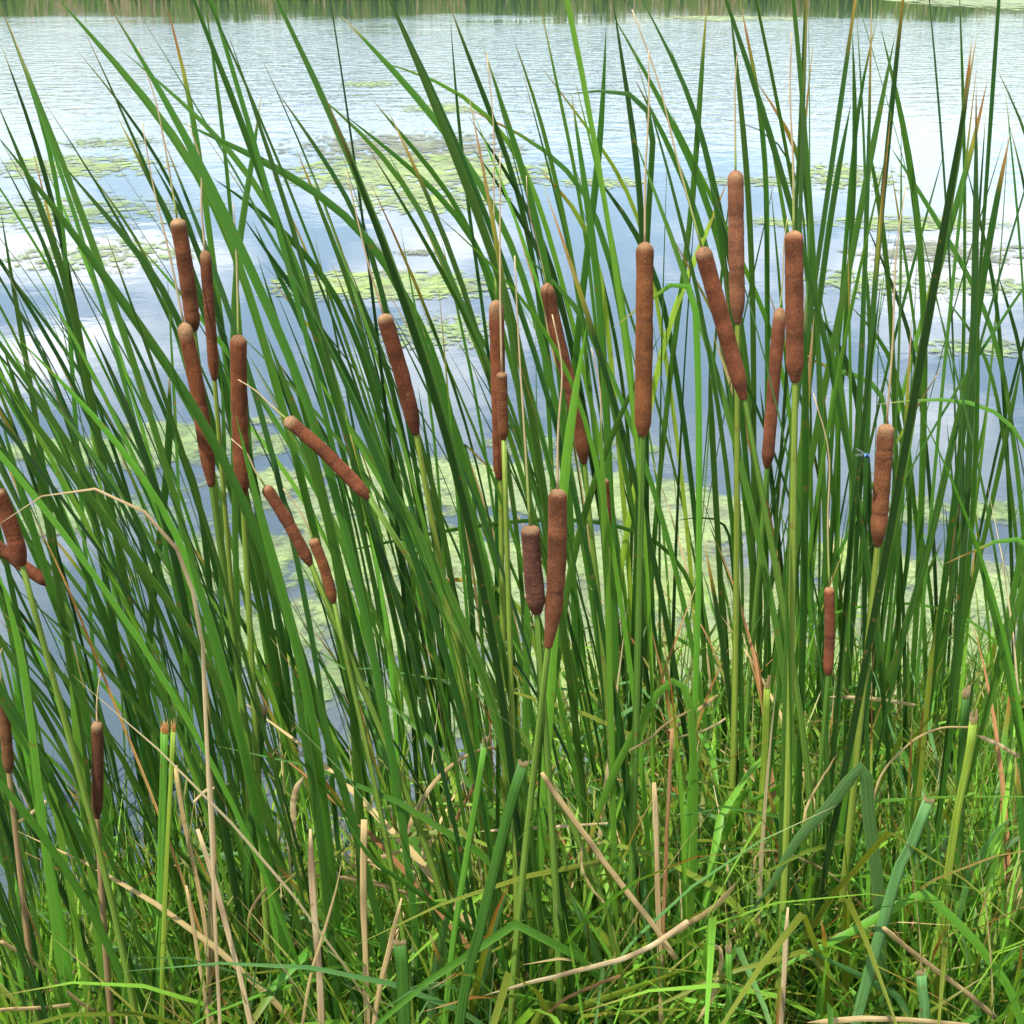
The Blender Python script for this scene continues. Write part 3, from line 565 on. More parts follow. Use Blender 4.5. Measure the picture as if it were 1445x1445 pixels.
TR = {1: (0, 0), 2: (480, 0), 3: (945, 0), 4: (0, 480), 5: (480, 480), 6: (945, 480), 7: (0, 945), 8: (480, 945), 9: (945, 945)}
LEAVES = """1 g 45 0 215,-30 300,60 430,210 520,310 600,390 700,510 800,650 900,820
1 g 50 .05 430,0 540,110 620,280 700,430 760,560 860,760 950,930 1050,1130 1120,1330 1190,1445 1290,1700
1 g 30 .04 0,20 60,160 120,290 170,430 200,580 250,740 275,900 265,1100 280,1300
1 d 30 .08 0,170 60,290 100,430 140,560 170,640 200,760 240,900
1 g 40 0 -20,400 50,570 110,720 180,860 250,1000 290,1200
1 g 62 0 -30,530 120,690 250,870 350,1010 450,1160 560,1320 650,1440 760,1600 900,1800
1 g 38 .12 470,460 500,530 550,620 620,760 690,870 740,960 800,1100
1 d 34 .12 310,200 400,330 500,400 560,460 620,590 690,720 740,800 800,930
1 g 34 0 490,200 590,270 680,350 800,460 920,570 1040,690 1130,840
1 g 34 .25 675,5 720,130 760,260 785,400 800,540 820,700 850,900 870,1100 900,1300
1 g 26 0 835,0 870,200 890,370 910,520 930,700 945,900 960,1100
1 g 38 .06 1065,385 1088,440 1085,500 1050,600 1010,740 980,880 960,980 950,1150
1 d 26 .1 1125,365 1200,470 1290,600 1380,720 1445,830 1500,930
1 g 30 .05 1270,365 1360,420 1445,490 1550,600 1680,760
1 g 26 .14 1205,600 1250,720 1310,850 1360,980 1400,1100 1460,1250
1 g 42 0 740,500 870,540 1000,610 1150,690 1300,760 1445,850 1560,980
1 d 38 0 980,870 1060,980 1130,1090 1220,1210 1300,1330 1370,1420 1450,1550
1 g 36 0 860,720 960,770 1080,860 1200,960 1290,1050 1380,1180 1450,1330
1 g 36 0 0,840 20,1000 60,1200 100,1430 130,1600
1 d 34 0 0,640 80,760 150,900 210,1020 260,1200
1 g 38 0 230,640 310,800 420,880 530,960 620,1050 700,1180
1 g 30 .12 340,670 420,770 500,870 570,960 640,1090
1 d 34 0 610,640 700,780 760,900 820,1000
1 b 30 .3 1100,1130 1140,1210 1220,1290 1290,1370 1360,1440 1450,1560
1 d 30 0 1030,900 1080,1060 1160,1180 1240,1300
2 g 45 0 190,-20 250,120 310,240 370,370 420,490 470,590 500,700 530,830 580,950 640,1050 700,1200
2 g 36 .06 0,60 80,120 160,210 240,300 330,420 420,500 500,620 570,720 640,830 720,1000
2 b 28 0 120,240 230,260 350,285 450,305 510,330 580,400 680,500 760,640
2 d 35 .1 435,-10 470,110 520,230 560,330 600,430 640,520 690,640 740,780
2 d 19 0 450,80 455,250 470,400 490,560 510,750 530,950 560,1100 590,1300
2 g 38 .06 580,180 620,300 660,420 700,540 740,680 780,800 810,900 850,1060
2 g 32 0 0,455 120,540 240,640 360,740 460,830 560,950
2 g 30 .05 125,400 190,490 280,590 360,680 430,750 520,860
2 g 28 .2 500,435 600,480 720,530 830,575 930,615 1000,700 1060,850
2 d 30 0 520,470 600,580 680,700 760,800 830,960 880,1100
2 d 32 0 530,590 620,690 700,830 780,950 850,1080 900,1180
2 g 22 .12 810,-10 840,130 870,270 890,400 920,500 960,680 990,850
2 g 28 .1 700,140 760,270 800,380 830,500 860,650 890,780 920,930 960,1100
2 y 25 .15 810,260 880,360 960,460 1040,560 1110,640 1160,720 1220,820
2 g 40 .08 940,360 960,520 985,680 1010,830 1040,1000 1060,1200
2 g 38 0 1085,100 1087,350 1065,520 1050,700 1040,850 1010,1000 990,1150
2 g 34 0 910,385 1000,380 1120,362 1220,345 1275,370 1287,440 1275,600 1265,750 1250,930 1245,1150
2 d 34 0 1110,-20 1130,150 1150,300 1180,440 1220,560 1225,750 1230,920 1240,1100
2 g 34 0 1100,40 1150,120 1220,240 1290,370 1350,500 1410,600 1470,720 1530,870
2 g 34 0 1220,-20 1290,100 1360,220 1410,320 1445,420 1500,580
2 g 30 .05 1200,320 1270,420 1340,580 1400,720 1445,830 1500,980
2 d 30 0 1020,690 1130,800 1190,900 1240,980 1300,1120
2 b 38 .12 350,840 430,900 520,970 610,1040 690,1110 760,1200 830,1300 900,1400 980,1560
2 y 30 .2 800,680 870,730 940,770 990,820 1030,900 1060,1050
2 b 36 .12 1110,1340 1200,1290 1280,1220 1350,1140 1410,1075 1440,1080 1445,1200 1460,1500
2 g 32 .1 130,960 160,1050 230,1130 290,1220 350,1330 400,1440
2 d 30 0 0,1050 60,1180 120,1300 180,1440
2 g 32 0 740,1030 830,1090 900,1160 980,1240 1040,1330
3 g 30 .12 155,-20 140,130 125,300 120,450 110,700 90,900 60,1100 30,1300
3 g 32 0 240,-20 260,150 280,320 295,450 310,600 325,800 335,1000 340,1250
3 g 30 .22 285,0 320,130 350,280 375,440 400,600 405,750 395,950 390,1150 400,1300
3 g 32 0 0,190 60,320 110,450 150,570 180,720 210,880 235,1050 280,1200
3 b 28 0 0,450 60,590 120,700 180,820 230,930 290,1050 350,1180 400,1300 450,1420
3 y 34 .15 235,740 210,830 150,950 90,1080 40,1200 -10,1320
3 t 14 0 150,475 200,460 280,458 370,462 440,472 480,500 520,560 540,660
3 g 30 .3 345,320 400,390 460,470 530,540 580,640 590,780 575,950 565,1150 570,1300
3 g 26 0 745,130 755,300 760,450 765,620 750,800 740,1000
3 g 24 .12 760,-5 763,60 767,130 775,300 790,500 800,650
3 g 26 .14 855,40 820,150 790,230 772,290 765,420
3 g 40 0 920,140 890,280 860,430 830,590 800,720 780,850 760,1000 720,1180 680,1320
3 g 36 0 860,110 900,250 940,420 970,560 990,700 1010,860 1030,1030 1040,1200
3 d 32 0 740,420 710,560 680,720 655,850 640,1000 630,1110 600,1300
3 g 34 .2 1235,140 1215,280 1205,440 1195,580 1170,720 1140,860 1110,1000 1080,1150
3 g 34 .25 1295,330 1270,430 1260,550 1230,670 1190,770 1150,880 1110,1010 1080,1170 1040,1330
3 g 36 .16 1390,540 1355,600 1350,720 1330,850 1305,980 1280,1100 1255,1250 1240,1400
3 g 28 0 895,590 960,690 1030,790 1090,890 1150,1000 1210,1110 1260,1200 1330,1330
3 d 22 0 1200,640 1230,760 1260,890 1290,1000 1330,1150
3 g 24 .06 1330,270 1380,370 1445,490 1500,620
3 d 22 .12 1380,490 1420,620 1445,730 1480,880
3 g 28 0 800,540 830,650 850,770 870,900 880,1020 900,1200
3 d 28 0 790,890 840,1000 890,1110 940,1230 990,1360
3 g 22 0 790,980 810,1100 815,1250 820,1430
3 g 26 .05 1100,1190 1160,1260 1230,1340 1300,1430
3 d 22 0 1335,1110 1370,1220 1400,1320 1440,1420
3 g 24 0 735,1245 800,1300 870,1360 920,1440
3 t 15 0 590,130 570,300 577,420 540,520 515,620 520,740 545,830 570,920 590,1040
3 d 34 0 560,1230 610,1290 680,1370 740,1440
3 g 32 0 610,1180 640,1290 660,1400 680,1500
4 b 44 0 60,-20 150,80 260,170 370,270 470,390 560,500 640,620 740,790
4 g 62 0 -20,130 100,270 200,400 310,560 420,740 540,880 660,1020 750,1130 860,1300
4 d 46 0 380,-30 460,100 500,200 560,380 610,520 660,650 700,800
4 g 42 .03 690,130 705,300 690,480 670,680 640,900 610,1150 600,1300
4 g 56 0 1085,-30 1150,120 1200,280 1260,430 1320,620 1370,800 1400,1000 1420,1200
4 b 60 0 960,300 1010,480 1040,640 1080,800 1130,960 1180,1130 1240,1300 1260,1445
4 b 38 0 820,370 900,490 990,620 1060,740 1110,850 1160,980
4 b 70 0 750,820 800,960 850,1130 900,1290 940,1440 980,1600
4 o 26 0 118,680 190,800 260,960 330,1120 380,1250 430,1430 520,1600 600,1800
4 b 70 0 -10,930 30,1040 70,1150 95,1300 115,1440 130,1600
4 t 18 0 470,420 500,480 540,560 600,700 630,800
4 g 44 0 10,20 60,160 110,300 150,480 180,640 210,820
4 d 38 0 160,0 220,160 280,330 340,480 370,640
4 g 44 0 0,300 60,520 110,720 170,900 240,1080 280,1230
4 d 36 0 700,350 770,440 800,560 830,700 840,860
4 g 40 0 900,120 930,330 920,560 890,780 900,1000
5 g 42 0 1310,-30 1220,130 1150,270 1080,420 1040,560 1000,690 960,800 930,950
5 b 60 0 1005,-60 985,40 960,180 935,330 915,500 900,700
5 g 25 0 -20,870 150,835 300,800 450,770 600,745 750,728 900,720 1050,724 1180,745 1300,785 1400,840 1450,950 1470,1100
5 y 28 .45 300,1000 350,970 450,962 570,970 650,985 700,1030 750,1080 790,1200
5 t 22 0 685,580 640,530 560,490 500,440 460,400 470,375 505,385 530,450 540,560
5 g 32 0 325,800 300,900 290,1050 290,1200 300,1350
5 g 56 0 0,290 100,420 200,560 270,700 350,850 430,1000 520,1150 600,1400
5 g 46 0 765,960 763,1200 758,1445
5 g 38 0 180,30 260,200 330,400 390,600 430,820
5 d 34 0 350,0 400,230 460,450 500,680 520,900
5 d 30 0 620,100 640,300 650,520 640,720
5 b 36 0 1060,300 1080,560 1070,800 1090,1000
6 t 30 0 175,-30 230,120 280,270 330,410 380,590 410,740 440,900 460,1060
6 g 36 0 680,-40 690,130 700,280 730,470 760,640 800,800 820,1000 850,1200 880,1400
6 b 42 0 1020,150 1000,330 970,500 930,680 890,850 850,1030
6 b 24 .1 840,262 920,248 1020,235 1130,218 1230,206 1330,204 1400,225 1470,300 1500,480
6 g 32 .15 530,40 560,90 620,118 720,130 810,155 870,190 890,300 880,500
6 b 32 .15 1115,915 1200,880 1300,830 1400,790 1460,780 1510,850 1530,1050
6 g 40 0 1235,20 1225,120 1200,220 1160,380 1120,560 1080,740 1050,900 1010,1050 960,1150 910,1330
6 g 32 0 1440,60 1410,180 1390,330 1360,480 1310,640 1290,800 1250,950 1210,1100
6 g 36 0 1460,700 1445,800 1420,950 1390,1100 1360,1230 1320,1400
6 d 22 0 750,160 790,310 810,420 820,560
6 d 28 0 905,180 930,280 950,420 970,560 1000,750 980,900 940,1060 910,1250
6 b 16 .2 420,1310 460,1210 540,1150 640,1105 780,1070 930,1058 1060,1065 1200,1105 1330,1180 1400,1300
6 d 22 0 0,740 80,722 180,715 230,735 250,800 260,950
6 g 34 0 160,100 175,350 180,600 200,850
6 g 30 0 1290,290 1280,420 1230,560 1180,760 1150,1000
7 b 46 0 40,-60 110,350 170,650 230,900 280,1200 310,1445
7 b 56 0 285,40 330,400 360,700 390,1000 430,1400
7 b 46 0 190,340 240,700 310,1000 340,1200 370,1445
7 g 60 0 1180,-60 1240,250 1290,500 1320,750 1340,1000
7 g 52 0 1245,-60 1300,300 1330,550 1345,760 1350,1000
7 g 40 0 260,0 330,180 400,400 500,660 570,900
8 g 55 0 590,-40 680,150 730,330 700,560 650,800
8 b 46 .25 990,830 1000,720 1045,610 1085,490 1130,370 1200,250 1280,120 1350,10 1400,0 1430,80 1440,300
9 g 40 0 480,225 560,130 640,62 720,40 800,62 860,120 890,260 900,480
9 b 15 .1 0,480 110,410 230,370 400,312 560,315 720,350 810,400 870,500 900,700
"""
def find_plant(b, cap=9):
    best, bd = None, 0.085
    for p in PLANTS:
        d = math.hypot(p.base.x - b.x, (p.base.y - b.y))
        if d < bd and p.leaves < cap: best, bd = p, d
    return best
def traced_leaves():
    for i, line in enumerate(LEAVES.strip().split('\n')):
        r = random.Random(3000 + i)
        a = line.split(); o = TR[int(a[0])]; kind = a[1]; w = min(19.5, float(a[2]) * 0.346); dry = float(a[3])
        pts = [(o[0] + float(q.split(',')[0]) * 0.346, o[1] + float(q.split(',')[1]) * 0.346) for q in a[4:]]
        low = pts[-1]
        q = list(pts)                             # even out hand jitter, but keep real folds
        for k in range(1, len(pts) - 1):
            ux, uy, vx, vy = q[k][0] - q[k-1][0], q[k][1] - q[k-1][1], q[k+1][0] - q[k][0], q[k+1][1] - q[k][1]
            if (ux * vx + uy * vy) / (math.hypot(ux, uy) * math.hypot(vx, vy) + 1e-6) > 0.8:
                pts[k] = (q[k][0] * .4 + (q[k-1][0] + q[k+1][0]) * .3, q[k][1] * .4 + (q[k-1][1] + q[k+1][1]) * .3)
        real = 0.0150 * r.uniform(0.9, 1.12)
        if kind in 'tob' and w < 9: real = 0.0075
        Y = max(1.72, min(2.7, F * real / w))
        if kind == 'b' and w > 11: Y = min(Y, 1.78)
        P = [at(x, y, Y) for x, y in pts]
        P.reverse()                              # foot first
        d = P[1] - P[0]; slope = -d.x / max(0.12, abs(d.z)); slope = max(-1.1, min(1.1, slope)) if d.z > 0 else 0.0
        h = P[0].z
        bx = P[0].x + slope * h * 0.52; by = Y + r.uniform(-0.02, 0.06)
        b = Vector((bx, by, 0)); pl = find_plant(b)
        if pl is None:
            pl = Plant(Vector((bx, by, ground_z(bx, by) - 0.02))); PLANTS.append(pl)
        B = pl.base + Vector((r.uniform(-.008, .008), r.uniform(-.008, .008), 0))
        n = len(P)
        for k in range(n): P[k] = P[k] + Vector((0, 0.10 * (k / n) ** 1.5 * r.choice((-0.6, 0.3)) , 0)) * 0
        ext = []
        for q in (0.8, 0.6, 0.4, 0.2):           # the hidden foot of the leaf straightens towards the ground
            x = P[0].x + slope * h * (q - 0.48 * q * q); x += (B.x - bx) * q * q
            ext.append(Vector((x, lerp(P[0].y, B.y, q), lerp(P[0].z, B.z, q))))
        path = [B] + ext + P
        if kind == 't':                          # dead only as far down as it was seen to be
            la = sum((P[k + 1] - P[k]).length for k in range(n - 1)); lb = sum((path[k + 1] - path[k]).length for k in range(len(path) - 1))
            kind, dry = 'g', 1.5 * la / lb
        add_leaf(pl, path, w * 0.73 * Y / F / 0.95, kind, dry * (0.34 if dry < 0.5 else 0.8), r.uniform(-.45, .45), r.uniform(-.5, .5), r, tip=r.uniform(0.09, 0.17), n=32)
traced_leaves()

def blocked(path):
    for p in path:
        x, y, d = project(p)
        for bx, by, rr, Y in SPIKE_BOX:
            if p.y < Y + 0.01 and abs(x - bx) < rr and abs(y - by) < 22: return True
    return False
def lean_at(x, r):
    u = x / 0.75
    if u < -0.3: return rad(r.gauss(-33, 9))
    if u < 0.35: return rad(r.gauss(-22, 10))
    return rad(r.gauss(-6, 13))
def grow_leaf(pl, r, short=False):
    for tries in range(7):
        L = r.triangular(1.0, 2.1, 1.45) if not short else r.uniform(0.45, 1.05)
        lean = lean_at(pl.base.x, r); fore = rad(r.gauss(0, 7)); a0 = rad(r.gauss(0, 3.5)); e = r.uniform(1.0, 1.9)
        p = pl.base + Vector((r.uniform(-.012, .012), r.uniform(-.012, .012), 0)); path = [p.copy()]
        n = 12
        for k in range(n):
            t = (k + 0.5) / n; a = a0 + lean * t ** e; b = fore * t
            p = p + Vector((math.sin(a), math.sin(b), math.cos(a) * math.cos(b))) * (L / n); path.append(p.copy())
        if not blocked(path): break
    else:
        if r.random() < 0.35: return False
    u = r.random()
    kind = 'd' if u < 0.3 else ('g' if u < 0.8 else ('b' if u < 0.97 or not short else 'y'))
    dry = r.choice((0, 0, 0.02, 0.04, 0.08, 0.14)); w = r.uniform(0.0055, 0.0105)
    if r.random() < 0.012: kind = 't'; w *= 0.7
    add_leaf(pl, path, w, kind, dry, r.uniform(-1.3, 1.3), r.uniform(-1.8, 1.8), r)
    return True
def fill():
    r = random.Random(77); tries = 0; new = 0
    while new < 30 and tries < 4000:
        tries += 1
        y = 1.75 + 1.45 * r.random() ** 0.9; x = r.uniform(-1, 1) * (0.36 * y + 0.12)
        if x > 0.1 and r.random() < 0.35: continue
        if x > 0.25 and y < 1.9: continue
        if any(math.hypot(p.base.x - x, p.base.y - y) < 0.13 for p in PLANTS): continue
        PLANTS.append(Plant(Vector((x, y, ground_z(x, y) - 0.02)))); new += 1
    low = []
    while len(low) < 12 and tries < 8000:                 # younger, shorter shoots standing in the water on the left
        tries += 1
        y = r.uniform(1.95, 2.95); x = -r.uniform(0.25, 0.38 * y)
        if any(math.hypot(p.base.x - x, p.base.y - y) < 0.09 for p in PLANTS): continue
        p = Plant(Vector((x, y, ground_z(x, y) - 0.02))); PLANTS.append(p); low.append(p)
    for i, p in enumerate(low):
        r = random.Random(6000 + i)
        for k in range(r.randint(5, 7)): grow_leaf(p, r, True)
    for i, pl in enumerate(PLANTS):
        if pl in low: continue
        r = random.Random(5000 + i)
        want = r.randint(3, 5) if pl.spike is None else r.randint(3, 4)
        for k in range(max(0, want - pl.leaves)): grow_leaf(pl, r)
        for k in range(r.randint(1, 2)): grow_leaf(pl, r, True)
fill()

def label_shoots():
    spikes = [p for p in PLANTS if p.spike is not None]; info = []; used = {}
    for p in PLANTS:
        if p.spike is not None: continue
        dr = ' with a dry leaf' if p.dead else ''
        for s in sorted(spikes, key=lambda q: math.hypot(q.base.x - p.base.x, 0.7 * (q.base.y - p.base.y))):
            dx, dy = p.base.x - s.base.x, p.base.y - s.base.y
            if abs(dy) > abs(dx) * 1.3: rel = 'rooted behind the ' if dy > 0 else 'rooted in front of the '
            else: rel = 'rooted left of the ' if dx < 0 else 'rooted right of the '
            if used.get(rel + s.short + dr, 0) < 3: break
        used[rel + s.short + dr] = used.get(rel + s.short + dr, 0) + 1
        info.append([p, rel + s.short, dr])
    groups = {}
    for p, key, dr in info: groups.setdefault(key + dr, []).append((p, key, dr))
    words = {1: [''], 2: ['taller ', 'shorter '], 3: ['tallest ', 'middling ', 'shortest ']}
    for g in groups.values():
        g.sort(key=lambda q: -q[0].h)
        for k, (p, key, dr) in enumerate(g):
            wd = words[len(g)][k] if len(g) <= 3 else ('tallest ', 'second tallest ', 'third tallest ', 'fourth tallest ', 'fifth tallest ', 'sixth tallest ', 'seventh tallest ', 'shortest ')[min(k, 7)]
            tag(p.root, f'{wd}spikeless cattail{dr} {key}', 'cattail', 'leafy cattail shoots without a spike')
label_shoots()

# ------------------------------------------------------------------ stubs, dead stalks, fallen leaves, broad grass blades
def px_path(t, pts, Y, dY=0.0):
    o = TR[t]; n = len(pts) - 1
    return [at(o[0] + x * 0.346, o[1] + y * 0.346, Y + dY * i / n) for i, (x, y) in enumerate(pts)]
def to_ground(P):                                   # P runs from the top down; carry it on to the ground
    b = P[-1]; d = (P[-1] - P[-2]).normalized(); s = d.x / max(0.2, -d.z)
    s = max(-.5, min(.5, s)); g = ground_z(b.x, b.y)
    if b.z > g + 0.05: P.append(Vector((b.x + s * (b.z - g) * 0.6, b.y, g - 0.02)))
    return P
LANDMARKS = []
def landmark(t, pts, lab):
    x, y = pts[len(pts) // 2]; LANDMARKS.append((TR[t][0] + x * 0.346, TR[t][1] + y * 0.346, lab))
STUBS = [ # tile, points, px width, Y, green kind, label
 (7, [(672, 140), (668, 400), (655, 900), (650, 1400)], 36, 1.95, 'b', 'double cattail stub with a jagged rust orange top in bright left leaves'),
 (7, [(712, 130), (700, 400), (675, 900), (662, 1400)], 22, 1.93, 'y', 'thin yellow green stub beside the jagged rust-topped stub'),
 (7, [(1080, 85), (1050, 400), (1020, 700), (1000, 1100)], 38, 2.05, 'g', 'green cattail stub with a brown split tip in the lower left'),
 (7, [(1082, 715), (1088, 1000), (1088, 1400)], 34, 2.1, 'g', 'short green stub with a tan frayed top near the bleached stalk'),
 (7, [(75, 650), (75, 850), (78, 1100)], 30, 2.1, 'b', 'short stub with a tan top at the lower left edge'),
 (8, [(785, 262), (700, 530), (620, 850), (560, 1100), (490, 1420)], 48, 1.72, 'g', 'broad slanting green stub with a small orange cut end'),
 (8, [(606, 190), (560, 500), (510, 800), (440, 1300)], 28, 1.85, 'b', 'narrow bright green stub with a bleached tip left of the broad stub'),
 (8, [(235, 1035), (255, 1250), (262, 1440)], 62, 1.75, 'g', 'wide flat green stub with an orange torn top at the bottom'),
 (8, [(1212, 20), (1190, 400), (1140, 800), (1100, 1150)], 22, 2.2, 'y', 'slim yellow green stub with a rusty tip in the lower centre'),
 (9, [(1250, 115), (1220, 350), (1170, 600), (1120, 950)], 38, 1.95, 'y', 'bright yellow green stub with a pale torn tip at lower right'),
 (9, [(1215, 15), (1195, 300), (1180, 650), (1170, 1000)], 38, 2.05, 'g', 'dull green stub rising beside the bright yellow green stub'),
 (9, [(1090, 438), (1030, 600), (960, 780), (890, 960)], 54, 1.8, 'u', 'blue green cut leaf stub leaning right in the lower right grass'),
 (9, [(238, 1080), (242, 1250), (238, 1445)], 30, 1.75, 'b', 'small bright green stub near the pale upright stalk at bottom'),
 (9, [(1020, 1170), (1030, 1300), (1040, 1450)], 50, 1.7, 'u', 'pale blue green stub with a torn top near the bottom edge'),
 (9, [(400, -20), (395, 150), (385, 400), (370, 600)], 30, 2.15, 'y', 'yellow green stalk standing over the brown base in lower right'),
 (9, [(795, -20), (785, 150), (765, 370)], 22, 2.2, 'y', 'thin ochre green stalk behind the folded blue green blade'),
]
for i, (t, pts, w, Y, kind, lab) in enumerate(STUBS):
    Y -= 0.2; landmark(t, pts, lab); r = random.Random(700 + i); P = to_ground(px_path(t, pts, Y)); P.reverse(); W = w * 0.346 * Y / F / 0.92
    path = spline(P, 22); base = P[0].copy(); root = empty('cattail_stub', base); tag(root, lab, 'plant stub', 'broken cattail stubs in the foreground')
    g = GREEN[kind]; pale = mixc(g, (0.28, 0.33, 0.09), 0.35)
    mb = MB(); tube(mb, path[:-1], lambda t_: W / 2 * lerp(1.08, 0.96, t_), lambda t_: mixc(pale, g, sm(t_ * 2)), sides=8, flat=0.10 if kind == 'u' or w > 45 else 0.24)
    o = mb.build('stalk', M_stem, root)
    for v in o.data.vertices: v.co -= base
    bright = i in (0, 1); mb = MB(); up = (path[-1] - path[-2]).normalized(); A = up.cross(Vector((0, -1, 0))).normalized(); q = path[-2] - up * 0.004
    n = 7; prev = None                              # ragged torn rim
    for side in (-1, 1):
        rows = []
        for k in range(n):
            u = k / (n - 1) * 2 - 1; dep = math.sqrt(max(0, 1 - u * u)) * W * (0.05 if kind == 'u' or w > 45 else 0.12) * side
            p = q + A * (u * W * 0.485) + Vector((0, dep, 0)); hgt = 0.006 + r.uniform(0.0, 0.018) if not (kind == 'u' or w > 45) else 0.004 + r.uniform(0, 0.006)
            rows.append((mb.vert(p, mixc(g, RUST, 0.6 if bright else 0.1), (k / n, 0)), mb.vert(p + up * hgt * 0.5, (0.40, 0.15, 0.035) if bright else (0.26, 0.19, 0.08), (k / n, .5)), mb.vert(p + up * hgt, (0.46, 0.30, 0.14) if bright else (0.36, 0.27, 0.15), (k / n, 1))))
        for a, b in zip(rows, rows[1:]):
            mb.f.append((a[0], b[0], b[1], a[1])); mb.f.append((a[1], b[1], b[2], a[2]))
    o = mb.build('torn_end', M_dry, root)
    for v in o.data.vertices: v.co -= base

